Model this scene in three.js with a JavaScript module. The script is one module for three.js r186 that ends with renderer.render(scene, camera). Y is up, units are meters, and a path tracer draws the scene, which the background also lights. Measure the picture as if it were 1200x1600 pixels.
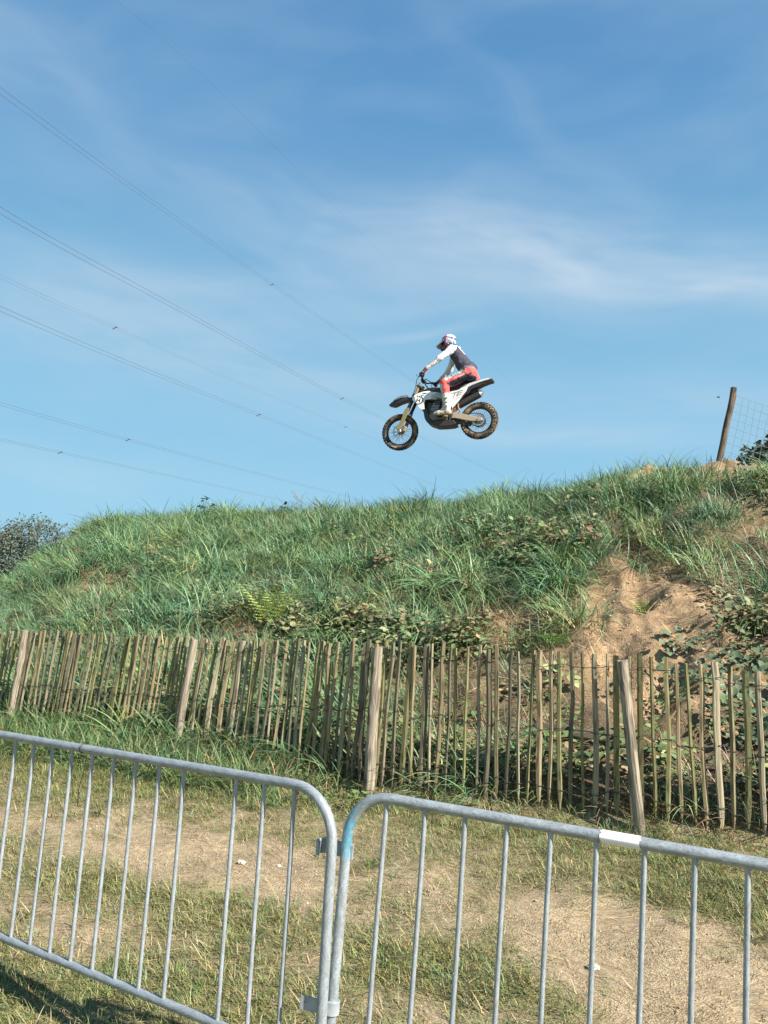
import * as THREE from 'three';
import { mergeGeometries } from 'three/addons/utils/BufferGeometryUtils.js';
import { RoundedBoxGeometry } from 'three/addons/geometries/RoundedBoxGeometry.js';
import { createNoise2D, createNoise3D } from 'simplex-noise';

// ---------------------------------------------------------------- camera, sky, sun, exposure
const scene = new THREE.Scene();
const camera = new THREE.PerspectiveCamera(65, 0.75, 0.05, 3000);
camera.position.set(0, 1.6, 0);
camera.rotation.set(10 * Math.PI / 180, 0, 3 * Math.PI / 180, 'XYZ');

const renderer = new THREE.WebGLRenderer({ antialias: true });
renderer.setSize(768, 1024);
renderer.toneMapping = THREE.LinearToneMapping;
renderer.toneMappingExposure = 2.1;
renderer.shadowMap.enabled = true;

const sun = new THREE.DirectionalLight(new THREE.Color(1.0, 0.95, 0.88), 5.0);
sun.name = 'sun';
sun.position.set(63.7, 57.4, 51.5);
sun.target.position.set(0, 0, -8);
sun.position.add(sun.target.position);
sun.castShadow = true;
sun.shadow.radius = 1;
sun.shadow.mapSize.set(4096, 4096);
Object.assign(sun.shadow.camera, { left: -30, right: 30, top: 30, bottom: -30, near: 1, far: 200 });
scene.add(sun, sun.target);

function rng32(seed) { let a = seed >>> 0; return () => { a = (a + 0x6d2b79f5) | 0; let t = Math.imul(a ^ (a >>> 15), 1 | a); t = (t + Math.imul(t ^ (t >>> 7), 61 | t)) ^ t; return ((t ^ (t >>> 14)) >>> 0) / 4294967296; }; }
const rnd = rng32(7);
const R = (a, b) => a + (b - a) * rnd();
const n2 = createNoise2D(rng32(11)), n2b = createNoise2D(rng32(23)), n3 = createNoise3D(rng32(31));
const clamp = (x, a, b) => Math.min(b, Math.max(a, x));
const lerp = (a, b, t) => a + (b - a) * t;
const ss = (a, b, x) => { const t = clamp((x - a) / (b - a), 0, 1); return t * t * (3 - 2 * t); };
const D2R = Math.PI / 180;
const interp = (xs, ys, x) => { if (x <= xs[0]) return ys[0]; for (let i = 1; i < xs.length; i++) if (x <= xs[i]) return lerp(ys[i - 1], ys[i], (x - xs[i - 1]) / (xs[i] - xs[i - 1])); return ys[ys.length - 1]; };
const s2l = (c) => (c <= 0.04045 ? c / 12.92 : Math.pow((c + 0.055) / 1.055, 2.4));
const V3 = (x, y, z) => new THREE.Vector3(x, y, z);
const lin = (r, g, b) => new THREE.Color().setRGB(r, g, b);

// Daylight sky: clear blue that pales towards the horizon, with thin cirrus drawn out in streaks all round.
{
  const W = 3072, H = 1536, data = new Float32Array(W * H * 4);
  const els = [0, 9, 16, 24, 33, 43, 60, 90];
  const cols = [[170, 215, 237], [157, 210, 238], [145, 200, 232], [127, 184, 221], [105, 162, 209], [88, 145, 197], [70, 124, 180], [58, 108, 166]].map((c) => c.map((x) => s2l(x / 255)));
  const streaks = [ // azimuth, elevation, half length, half width, tilt, strength (degrees)
    [14, 27.0, 15, 2.4, -8, 0.44], [22, 25.0, 9, 0.9, -9, 0.32], [4, 29.5, 7, 1.6, -6, 0.26], [-18, 20.8, 11, 2.6, -3, 0.36], [-7, 24.5, 10, 1.3, 3, 0.25],
    [11, 15.6, 10, 0.8, -3, 0.34], [2, 22.6, 2.2, 0.25, 7, 0.3], [-22, 38, 11, 3, 14, 0.09], [-26, 11, 5, 1, 0, 0.25], [20, 18, 8, 1.0, -4, 0.22], [-15, 30, 8, 1.0, -28, 0.14], [10, 36, 7, 0.7, -40, 0.1], [-2, 18.5, 9, 0.7, -4, 0.2],
  ];
  const sr = rng32(99);
  for (let i = 0; i < 46; i++) { const az = 34 + sr() * 292; streaks.push([az > 180 ? az - 360 : az, 10 + sr() * 50, 6 + sr() * 9, 0.6 + sr() * 2.2, (sr() - 0.5) * 24, 0.12 + sr() * 0.34]); }
  const prep = streaks.map(([az, el, l, w, t, s]) => ({ az, el, l, w, c: Math.cos(t * D2R), sn: Math.sin(t * D2R), s, k: Math.cos(el * D2R) }));
  const fb = (x, y) => 0.55 * n2(x, y) + 0.28 * n2(x * 2.1 + 9, y * 2.1) + 0.14 * n2(x * 4.3, y * 4.3 + 5) + 0.07 * n2(x * 8.7 + 3, y * 8.7);
  for (let r = 0; r < H; r++) {
    const el = ((r + 0.5) / H - 0.5) * 180;
    let base = [0, 1, 2].map((c) => interp(els, cols.map((q) => q[c]), Math.max(0, el)));
    const near = prep.filter((p) => Math.abs(el - p.el) < 3 * (p.w + p.l * Math.abs(p.sn)) + 1);
    for (let c = 0; c < W; c++) {
      const o = (r * W + c) * 4;
      let a = 0;
      if (el > 0) {
        const round = ((c + 0.5) / W - 0.5) * 2 * Math.PI; // direction x = cos, z = sin
        let az = Math.atan2(Math.cos(round), -Math.sin(round)) / D2R;
        const wx = az + 1.6 * n2b(az * 0.06, el * 0.1), wy = el + 0.7 * n2b(az * 0.05 + 40, el * 0.13);
        for (const p of near) {
          let da = wx - p.az; if (da > 180) da -= 360; if (da < -180) da += 360;
          da *= p.k;
          if (Math.abs(da) > 3.2 * p.l) continue;
          const de = wy - p.el, x = da * p.c + de * p.sn, y = -da * p.sn + de * p.c;
          const g = Math.exp(-0.5 * ((x / p.l) ** 2 + (y / p.w) ** 2));
          if (g > 0.01) a += p.s * g * clamp(0.78 + 0.5 * fb(x * 0.1 + p.az, y * 0.42 + p.el), 0.2, 1.4);
        }
        a += 0.08 * clamp(0.3 + fb(wx * 0.05, wy * 0.16 + 70), 0, 1);
        a *= ss(0, 5, el);
      }
      a = clamp(a, 0, 0.85);
      data[o] = lerp(base[0], 0.62, a) / 2.1; data[o + 1] = lerp(base[1], 0.74, a) / 2.1; data[o + 2] = lerp(base[2], 0.86, a) / 2.1; // the camera's exposure is 2.1 data[o + 3] = 1;
    }
  }
  const sky = new THREE.DataTexture(data, W, H, THREE.RGBAFormat, THREE.FloatType);
  sky.mapping = THREE.EquirectangularReflectionMapping;
  sky.magFilter = THREE.LinearFilter; sky.needsUpdate = true;
  scene.background = sky; scene.environment = sky;
}

// ---------------------------------------------------------------- helpers
const taken = {};
const named = (n) => { taken[n] = (taken[n] ?? -1) + 1; return taken[n] ? n + '_' + String(taken[n]).padStart(3, '0') : n; };
function top(o, name, label, category, extra = {}) { o.name = named(name); o.userData = { label, category, ...extra }; scene.add(o); return o; }
function part(parent, name, geo, mat) { const m = new THREE.Mesh(geo, mat); m.name = name; m.castShadow = m.receiveShadow = true; parent.add(m); return m; }
const std = (c, roughness = 0.7, extra = {}) => new THREE.MeshStandardMaterial({ color: c, roughness, side: THREE.DoubleSide, ...extra });
function dataTex(w, h, fn, srgb = true) {
  const d = new Uint8Array(w * h * 4);
  for (let y = 0; y < h; y++) for (let x = 0; x < w; x++) { const c = fn(x / w, y / h, x, y), o = (y * w + x) * 4; d[o] = clamp(c[0], 0, 255); d[o + 1] = clamp(c[1], 0, 255); d[o + 2] = clamp(c[2], 0, 255); d[o + 3] = 255; }
  const t = new THREE.DataTexture(d, w, h); t.wrapS = t.wrapT = THREE.RepeatWrapping; t.magFilter = THREE.LinearFilter; t.minFilter = THREE.LinearMipmapLinearFilter;
  if (srgb) t.colorSpace = THREE.SRGBColorSpace; t.needsUpdate = true; return t;
}
// noise that repeats over the unit square
const tn = (x, y, f, s = 0) => { const a = x * 2 * Math.PI, b = y * 2 * Math.PI, k = f / (2 * Math.PI); return n3(Math.cos(a) * k + s, Math.sin(a) * k + Math.cos(b) * k * 1.37, Math.sin(b) * k + s * 0.7); };
function tube(pts, r, seg = 40, rad = 8, closed = false) { return new THREE.TubeGeometry(new THREE.CatmullRomCurve3(pts.map((p) => (p.isVector3 ? p : V3(...p))), closed, 'centripetal'), seg, r, rad, closed); }
function rod(a, b, r0, r1 = r0, n = 8) { // straight tapered rod from a to b
  const A = V3(...a), B = V3(...b), d = B.clone().sub(A), g = new THREE.CylinderGeometry(r1, r0, d.length(), n);
  g.applyQuaternion(new THREE.Quaternion().setFromUnitVectors(V3(0, 1, 0), d.clone().normalize())); const m = A.add(B).multiplyScalar(0.5); return g.translate(m.x, m.y, m.z);
}
function box(w, h, d, x, y, z, r = 0.004, rz = 0) { const g = new RoundedBoxGeometry(w, h, d, 2, Math.min(r, w / 2.1, h / 2.1, d / 2.1)); g.rotateZ(rz); return g.translate(x, y, z); }
const join = (list) => mergeGeometries(list.map((g) => { const q = g.index ? g.toNonIndexed() : g; for (const k of Object.keys(q.attributes)) if (!['position', 'normal', 'uv', 'color'].includes(k)) q.deleteAttribute(k); if (!q.attributes.uv) q.setAttribute('uv', new THREE.Float32BufferAttribute(new Float32Array(q.attributes.position.count * 2), 2)); return q; }));
function tint(g, fn) { const p = g.attributes.position, c = new Float32Array(p.count * 3); for (let i = 0; i < p.count; i++) { const k = fn(p.getX(i), p.getY(i), p.getZ(i), i); c.set(k, i * 3); } g.setAttribute('color', new THREE.BufferAttribute(c, 3)); return g; }
function slab(pts, depth, z, bevel = 0.006) { // bevelled plate in the x-y plane, centred on z
  const s = new THREE.Shape(pts.map((p) => new THREE.Vector2(p[0], p[1])));
  return new THREE.ExtrudeGeometry(s, { depth: depth - 2 * bevel, bevelEnabled: true, bevelSize: bevel, bevelThickness: bevel, bevelSegments: 2, curveSegments: 6 }).translate(0, 0, z - depth / 2 + bevel);
}
const smoothPts = (pts, n = 6, closed = true) => new THREE.CatmullRomCurve3(pts.map((p) => V3(p[0], p[1], 0)), closed, 'centripetal').getPoints(pts.length * n).map((p) => [p.x, p.y]);

// ---------------------------------------------------------------- terrain: u runs along the paling fence, v away from it up the bank
const UX = 0.9063, UZ = 0.4226;
const toUV = (x, z) => [x * UX + (z + 6.6) * UZ, x * UZ - (z + 6.6) * UX];
const toXZ = (u, v) => [u * UX + v * UZ, u * UZ - v * UX - 6.6];
const CU = [-60, -26, -20, -16, -13.4, -11.2, -10.3, -6.2, -3.4, -1, 0.1, 1.1, 2.3, 3.0, 8, 14, 40], CH = [0.2, 1.9, 2.6, 3.2, 3.7, 3.9, 3.98, 4.0, 4.04, 4.17, 4.27, 4.62, 4.73, 4.66, 4.6, 3.6, 0.4];
const endDrop = (u, v) => interp([-14, -7, -5.5, -4.5, -3.9, -3.2, -2.8], [0.1, 0.28, 0.5, 0.7, 0.84, 0.98, 1], u + 1.05 * v); // the bank runs out towards its far end
const gauss = (u, v, b) => Math.exp(-0.5 * (((u - b[0]) / b[2]) ** 2 + ((v - b[1]) / b[3]) ** 2)) * b[4];
const bankBare = [[1.75, 2.35, 0.34, 0.28, 1.0], [1.95, 2.0, 0.4, 0.36, 1.1], [2.25, 1.68, 0.33, 0.32, 1.0], [2.5, 1.45, 0.3, 0.3, 0.9], [2.75, 2.55, 0.18, 0.2, 0.6], [2.2, 1.2, 0.35, 0.25, 0.8], [1.65, 1.4, 0.35, 0.3, 0.7],
  [1.4, 5.2, 0.3, 0.22, 0.7], [1.3, 6.1, 0.3, 0.25, 0.9], [1.75, 6.45, 0.5, 0.3, 1.1], [2.3, 6.6, 0.5, 0.3, 1.2], [2.9, 6.5, 0.5, 0.35, 1.2], [2.3, 7.3, 1.5, 0.5, 1.3], [-5.6, 2.75, 0.5, 0.12, 1.0], [-6.1, 2.7, 0.3, 0.14, 0.9], [-9.95, 6.0, 0.5, 0.35, 1.7], [-10.3, 5.4, 0.3, 0.25, 1.2], [-10.6, 6.6, 0.5, 0.4, 1.5], [-9.5, 5.3, 0.45, 0.5, 1.3], [1.9, 5.95, 0.7, 0.22, 0.75], [2.8, 5.95, 0.5, 0.22, 0.75], [-4.4, 5.8, 0.35, 0.2, 0.6], [-4.0, 6.3, 0.4, 0.15, 0.6], [0.35, 2.25, 0.2, 0.16, 0.6], [-2.4, 1.65, 0.5, 0.1, 0.6], [2.7, 3.9, 0.3, 0.16, 0.6], [0.7, 2.0, 0.25, 0.12, 0.5]];
const bareAt = (u, v) => { let s = 0; for (const b of bankBare) s += gauss(u, v, b); return s < 0.02 ? s : s * clamp(0.82 + 0.55 * n2b(u * 2.4 + 5, v * 2.6) + 0.4 * n2(u * 6.5, v * 7), 0.05, 1.6); };
function height(x, z) {
  const [u, v] = toUV(x, z);
  const foot = 0.5 + 0.04 * clamp(-u, 0, 6);
  let g = foot * ss(-4.2, 0.4, v);
  const far = Math.hypot(u, v);
  g += (0.014 * n2(x * 1.4, z * 1.4) + 0.006 * n2(x * 5, z * 5)) * (far < 30 ? 1 : 0);
  if (v <= 0) return g;
  const C = interp(CU, CH, u), t = Math.min(1, v / 7.3);
  let h = (C - g) * (1 - Math.pow(1 - t, 1.5));
  if (v > 7.3) h -= 0.08 * (v - 7.3);
  h = g + h * endDrop(u, v);
  const e = ss(0.1, 1.4, v) * (far < 40 ? 1 : 0);
  h += e * (0.11 * n2(u * 0.7, v * 0.8) + 0.085 * n2(u * 1.7 + 4, v * 1.9) + 0.03 * n2(u * 4.5, v * 4.5));
  const b = clamp(bareAt(u, v), 0, 1);
  if (b > 0.02 && far < 30) h += b * (0.08 * n2b(u * 1.7, v * 1.3) + 0.022 * n2b(u * 5, v * 6) + 0.014 * n2(u * 13, v * 15) + 0.008 * n2(u * 24, v * 24) - 0.04);
  if (v > 12) h = lerp(h, -0.4, ss(12, 24, v));
  return h;
}
function normalAt(x, z) { const e = 0.08; return V3(height(x - e, z) - height(x + e, z), 2 * e, height(x, z - e) - height(x, z + e)).normalize(); }

// soil textures: crumbs and grit, tile of about 1.4 m
const soilMap = dataTex(1024, 1024, (x, y) => {
  const a = tn(x, y, 7), b = tn(x, y, 26, 3), c = tn(x, y, 80, 7), d = tn(x, y, 190, 11), k = 205 + 13 * a + 15 * b + 17 * c + 20 * d - (tn(x, y, 120, 17) > 0.62 ? 48 : 0) + (tn(x, y, 150, 23) > 0.7 ? 28 : 0);
  return [k + 2, k - 2 + 4 * b, k - 8 + 7 * b];
});
const soilBump = dataTex(1024, 1024, (x, y) => { const k = 128 + 30 * tn(x, y, 26, 3) + 34 * tn(x, y, 80, 7) + 34 * tn(x, y, 190, 11) + (tn(x, y, 60, 29) > 0.55 ? 30 : 0); return [k, k, k]; }, false);
const soilMat = new THREE.MeshStandardMaterial({ map: soilMap, bumpMap: soilBump, bumpScale: 0.012, roughness: 0.97, vertexColors: true, side: THREE.DoubleSide });

const lawnBare = [[-0.31, -1.6, 0.75, 0.26, 1], [0.35, -1.77, 0.45, 0.2, 0.9], [-0.85, -1.62, 0.5, 0.2, 0.8], [-1.43, -1.54, 0.4, 0.15, 0.6], [-0.5, -2.65, 0.3, 0.12, 0.9], [2.4, -1.85, 0.45, 0.33, 1.1], [2.75, -1.9, 0.5, 0.4, 1.1], [2.1, -1.65, 0.35, 0.22, 0.8], [1.8, -1.42, 0.28, 0.15, 0.7], [0.86, -2.37, 0.2, 0.1, 0.8], [1.45, -2.6, 0.2, 0.1, 0.8], [-0.47, -0.85, 0.35, 0.12, 0.5], [1.1, -1.3, 0.5, 0.16, 0.35], [-1.0, -2.5, 0.25, 0.1, 0.6]];
const lawnGreen = [[-1.87, -0.4, 1.1, 0.32, 1], [-3, -0.5, 1, 0.4, 1], [0.55, -2.2, 0.36, 0.24, 0.9], [-0.73, -2.15, 0.45, 0.13, 0.6], [1.25, -2.43, 0.22, 0.15, 0.8], [1.39, -2.15, 0.24, 0.15, 0.6], [2.56, -0.95, 0.45, 0.22, 0.8], [2.9, -1.1, 0.4, 0.25, 0.8], [2.25, -0.45, 0.6, 0.15, 0.7], [0.5, -2.9, 0.6, 0.16, 0.4], [0.0, -3.25, 1.2, 0.3, 0.5], [0.8, -0.45, 0.6, 0.12, 0.5], [1.9, -2.35, 0.2, 0.12, 0.6]];
function lawn(x, z) {
  const [u, v] = toUV(x, z);
  let bare = 0, green = 0; for (const b of lawnBare) bare += gauss(u, v, b); for (const b of lawnGreen) green += gauss(u, v, b);
  bare *= clamp(0.85 + 0.5 * n2b(x * 2.3 + 9, z * 3.1) + 0.35 * n2(x * 6, z * 7), 0.1, 1.5);
  const na = n2(x * 1.1 + 3, z * 1.1), nb = n2(x * 3.2, z * 3.2 + 8), nc = n2b(x * 8, z * 8);
  return [clamp(0.92 + 0.2 * na + 0.28 * nb + 0.3 * nc + 0.4 * green - 0.9 * bare, 0.1, 1), clamp(0.49 + 0.25 * na + 0.2 * nb + 0.15 * nc + 0.75 * green - 0.35 * bare, 0, 1)];
}
{
  const us = [], vs1 = [], vs2 = [];
  for (const u of [-900, -500, -250, -120, -70, -45, -32, -25, -21]) us.push(u);
  for (let u = -18; u < -0.5; u += 0.1) us.push(u);
  for (let u = -0.5; u < 5.01; u += 0.045) us.push(u);
  for (const u of [7, 8, 10, 13, 18, 26, 40, 70, 130, 300, 900]) us.push(u);
  for (const v of [-900, -300, -120, -60, -35, -22, -15, -11, -8.5]) vs1.push(v);
  for (let v = -7.2; v < 0.101; v += 0.1) vs1.push(Math.abs(v) < 0.02 ? 0 : v);
  for (let v = 0.1; v < 4.2; v += 0.05) vs2.push(v);
  for (let v = 4.2; v < 9.5; v += 0.09) vs2.push(v);
  for (const v of [10, 11, 12, 13.5, 15, 17, 19, 21, 24, 28, 34, 45, 70, 130, 300, 900]) vs2.push(v);
  vs2[0] = vs1[vs1.length - 1];
  const grid = (vs, colour) => {
    const P = [], C = [], UVs = [], I = [], n = us.length;
    for (const v of vs) for (const u of us) { const [x, z] = toXZ(u, v); P.push(x, height(x, z), z); C.push(...colour(x, z, u, v)); UVs.push(u / 1.4, (v * 1.25) / 1.4); }
    for (let j = 0; j < vs.length - 1; j++) for (let i = 0; i < n - 1; i++) { const a = j * n + i; I.push(a, a + 1, a + n, a + 1, a + n + 1, a + n); }
    const g = new THREE.BufferGeometry(); g.setAttribute('position', new THREE.Float32BufferAttribute(P, 3)); g.setAttribute('color', new THREE.Float32BufferAttribute(C, 3)); g.setAttribute('uv', new THREE.Float32BufferAttribute(UVs, 2)); g.setIndex(I); g.computeVertexNormals(); return g;
  };
  const ground = new THREE.Mesh(grid(vs1, (x, z) => {
    const [d, gr] = lawn(x, z), k = 1 + 0.12 * n2b(x * 2, z * 2) + 0.06 * n2(x * 9, z * 9), t = ss(0.25, 0.75, d); // bare tan soil, thatch of dead grass where it grows
    return [lerp(0.52, lerp(0.42, 0.29, gr), t) * k, lerp(0.405, lerp(0.345, 0.26, gr), t) * k, lerp(0.25, lerp(0.195, 0.12, gr), t) * k];
  }), soilMat);
  ground.castShadow = ground.receiveShadow = true;
  top(ground, 'ground', 'trodden ground of tan soil and patchy grass below the paling fence', 'ground', { kind: 'structure' });
  const bank = new THREE.Mesh(grid(vs2, (x, z, u, v) => {
    const b = clamp(bareAt(u, v), 0, 1), k = 1 + 0.15 * n2b(u * 1.7, v * 1.9) + 0.1 * n2(u * 6, v * 6);
    return [lerp(0.25, 0.5, b) * k, lerp(0.18, 0.34, b) * k, lerp(0.1, 0.195, b) * k];
  }), soilMat);
  bank.castShadow = bank.receiveShadow = true;
  top(bank, 'bank', 'steep sandy earth bank rising behind the paling fence', 'bank', { kind: 'structure' });
}

// ---------------------------------------------------------------- grass, weeds and litter
function blades(n, o) { // a tuft: n curved, tapering ribbons
  const P = [], N = [], C = [], I = [], q = rng32(o.seed), r = (a, b) => a + (b - a) * q();
  for (let k = 0; k < n; k++) {
    const rad = o.rad * Math.sqrt(q()), th = q() * 6.283, bx = Math.cos(th) * rad, bz = Math.sin(th) * rad;
    let az = th + r(-1.1, 1.1); const L = r(o.len[0], o.len[1]), w = r(o.w[0], o.w[1]), lean = r(o.lean[0], o.lean[1]), curl = r(o.curl[0], o.curl[1]);
    const seg = o.seg, tone = r(0.75, 1.25), warm = r(-1, 1) * 0.16, twist = r(-0.5, 0.5), kink = q() < (o.kink ?? 0) ? r(0.35, 0.7) : 9;
    let x = bx, y = -0.01, z = bz, a = lean; const base = P.length / 3;
    const straw = q() < (o.straw ?? 0);
    for (let i = 0; i <= seg; i++) {
      const t = i / seg, ww = w * 0.5 * (i === seg ? 0.05 : (0.55 + 0.45 * Math.sin(Math.min(1, t * 1.6 + 0.25) * 1.57)) * (1 - t * t * 0.8));
      const sa = az + 1.5708 + twist * t, sx = Math.cos(sa) * ww, sz = Math.sin(sa) * ww;
      P.push(x - sx, y, z - sz, x + sx, y, z + sz);
      const c = straw ? [2.6 * tone, 1.5 * tone, 1.7 * tone] : [tone * (1 + warm), tone, tone * (1 - warm)];
      C.push(...c, ...c);
      a += curl / seg + (t < kink && t + 1 / seg >= kink ? 1.1 : 0); const st = L / seg;
      x += Math.cos(az) * Math.sin(a) * st; z += Math.sin(az) * Math.sin(a) * st; y += Math.cos(a) * st;
      if (i < seg) { const b = base + i * 2; I.push(b, b + 1, b + 2, b + 1, b + 3, b + 2); }
    }
  }
  const g = new THREE.BufferGeometry(); g.setAttribute('position', new THREE.Float32BufferAttribute(P, 3)); g.setAttribute('color', new THREE.Float32BufferAttribute(C, 3)); g.setIndex(I); g.computeVertexNormals(); return g;
}
const _m = new THREE.Matrix4(), _q = new THREE.Quaternion(), _q2 = new THREE.Quaternion();
function scatter(parent, name, geo, mat, list) {
  if (!list.length) return;
  const im = new THREE.InstancedMesh(geo, mat, list.length); im.name = name; im.castShadow = im.receiveShadow = true;
  list.forEach((e, i) => {
    _q.setFromUnitVectors(V3(0, 1, 0), e.up ?? V3(0, 1, 0)); _q2.setFromAxisAngle(V3(0, 1, 0), e.turn ?? 0); _q.multiply(_q2);
    _m.compose(e.p, _q, e.s.isVector3 ? e.s : V3(e.s, e.s, e.s)); im.setMatrixAt(i, _m); im.setColorAt(i, e.c);
  });
  parent.add(im); return im;
}
const treeLeafMat = std(0xffffff, 0.9, { vertexColors: true });
const bladeMat = std(0xffffff, 0.5, { vertexColors: true });
const leafMat = std(0xffffff, 0.55, { vertexColors: true });
const dryMat = std(0xffffff, 0.8, { vertexColors: true });

// long grass on the bank
{
  const kinds = [], lists = [];
  for (let k = 0; k < 4; k++) { kinds.push(blades(40, { seed: 100 + k, rad: 0.13, len: [0.15, 0.4], w: [0.005, 0.0105], lean: [0.05, 0.7], curl: [0.4, 2.0], seg: 5, straw: 0.09, kink: 0.15 })); lists.push([]); }
  for (let k = 0; k < 2; k++) { kinds.push(blades(46, { seed: 120 + k, rad: 0.1, len: [0.38, 0.66], w: [0.006, 0.011], lean: [0.1, 0.7], curl: [0.9, 2.3], seg: 6, straw: 0.06 })); lists.push([]); } // arching tussocks
  for (let k = 0; k < 2; k++) { kinds.push(blades(34, { seed: 130 + k, rad: 0.12, len: [0.14, 0.34], w: [0.004, 0.008], lean: [0.3, 1.3], curl: [0.3, 1.6], seg: 4, straw: 0, kink: 0.3 })); lists.push([]); } // collapsed dead grass
  const deadSpots = [[-0.25, 2.3, 0.3, 0.2, 0.7], [-0.4, 1.85, 0.4, 0.15, 0.6], [-2.4, 1.7, 0.45, 0.13, 0.9], [0.4, 2.3, 0.3, 0.22, 0.8], [-1.0, 2.9, 0.3, 0.2, 0.4], [-3.0, 6.0, 0.7, 0.25, 0.4], [-4.2, 6.2, 0.8, 0.3, 0.5], [0.9, 1.9, 0.4, 0.2, 0.5], [1.3, 3.3, 0.4, 0.3, 0.4], [-5.9, 3.0, 0.8, 0.3, 0.4], [1.2, 0.9, 1.4, 0.35, 0.45]], deadAt = (u, v) => deadSpots.reduce((s, b) => s + gauss(u, v, b), 0);
  const step = 0.115;
  for (let v = 0.15; v < 8.6; v += step) for (let u = -18; u < 5; u += step) {
    const uu = u + R(-0.06, 0.06), vv = v + R(-0.06, 0.06), [x, z] = toXZ(uu, vv), y = height(x, z);
    const b = bareAt(uu, vv), pa = n2(uu * 0.55 + 20, vv * 0.7), pb = n2b(uu * 1.6, vv * 1.9 + 30), pc = n2(uu * 4.5, vv * 4.5 + 60);
    let d = 0.95 + 0.2 * pa + 0.25 * pb - 1.3 * b;
    const right = ss(0.4, 2.2, uu) * ss(6.4, 2.6, vv); d -= right * (0.3 + 0.45 * pb);         // thin cover on the raw end of the bank
    const lowBehind = ss(1.9, 0.9, vv); d -= lowBehind * (uu > -0.6 ? 0.42 : 0.2);
    if (pc < -0.45) d -= 0.45;
    if (rnd() > d) { if (b > 0.3 && vv < 4.5 && rnd() < 0.5) { const k = R(0.6, 1.2), w = rnd(); lists[w < 0.8 ? 6 + (rnd() < 0.5 ? 1 : 0) : 0].push({ p: V3(x, y - 0.01, z), up: normalAt(x, z), turn: rnd() * 6.283, s: w < 0.8 ? R(0.25, 0.6) : R(0.2, 0.5), c: w < 0.5 ? lin(0.2 * k, 0.13 * k, 0.075 * k) : w < 0.8 ? lin(0.34 * k, 0.25 * k, 0.14 * k) : lin(0.12 * k, 0.17 * k, 0.07 * k) }); } continue; }
    const dead = clamp(0.1 + 0.5 * pb - 0.25 * pa + 0.35 * right + 0.3 * lowBehind * (uu > -1 ? 1 : 0.4) + 0.28 * Math.exp(-(((vv - 1.75) / 0.35) ** 2)) + deadAt(uu, vv), 0, 0.92);
    const n = normalAt(x, z).lerp(V3(0, 1, 0), 0.45).add(V3(R(-0.15, 0.15), 0, R(-0.05, 0.25))).normalize();
    const e = { p: V3(x, y, z), up: n, turn: rnd() * 6.283, s: R(0.75, 1.2) * (1 + 0.2 * pa) };
    const hue = clamp(0.5 + 0.55 * n2(uu * 1.3 + 7, vv * 1.5 + 90) + R(-0.35, 0.35), 0, 1), k = R(0.8, 1.25) * (1 + 0.15 * pa);
    if (rnd() < dead * 0.8) { const w = rnd(); e.c = w < 0.5 ? lin(0.3 * k, 0.225 * k, 0.12 * k) : w < 0.75 ? lin(0.25 * k, 0.135 * k, 0.075 * k) : lin(0.2 * k, 0.2 * k, 0.08 * k); lists[6 + (rnd() < 0.5 ? 1 : 0)].push(e); continue; }
    e.c = lin(lerp(0.1, 0.19, hue * hue) * k, lerp(0.19, 0.24, hue) * k, lerp(0.095, 0.08, hue) * k);
    const tuss = pb > 0.35 && rnd() < 0.5;
    lists[tuss ? 4 + (rnd() < 0.5 ? 1 : 0) : Math.floor(rnd() * 4)].push(e);
  }
  const g = new THREE.Group(); kinds.forEach((k, i) => scatter(g, i < 4 ? 'grass_tuft' : i < 6 ? 'grass_tussock' : 'dead_grass', k, bladeMat, lists[i]));
  top(g, 'bank_grass', 'long tangled green grass covering the earth bank behind the fence', 'grass', { kind: 'stuff' });
}
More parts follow.
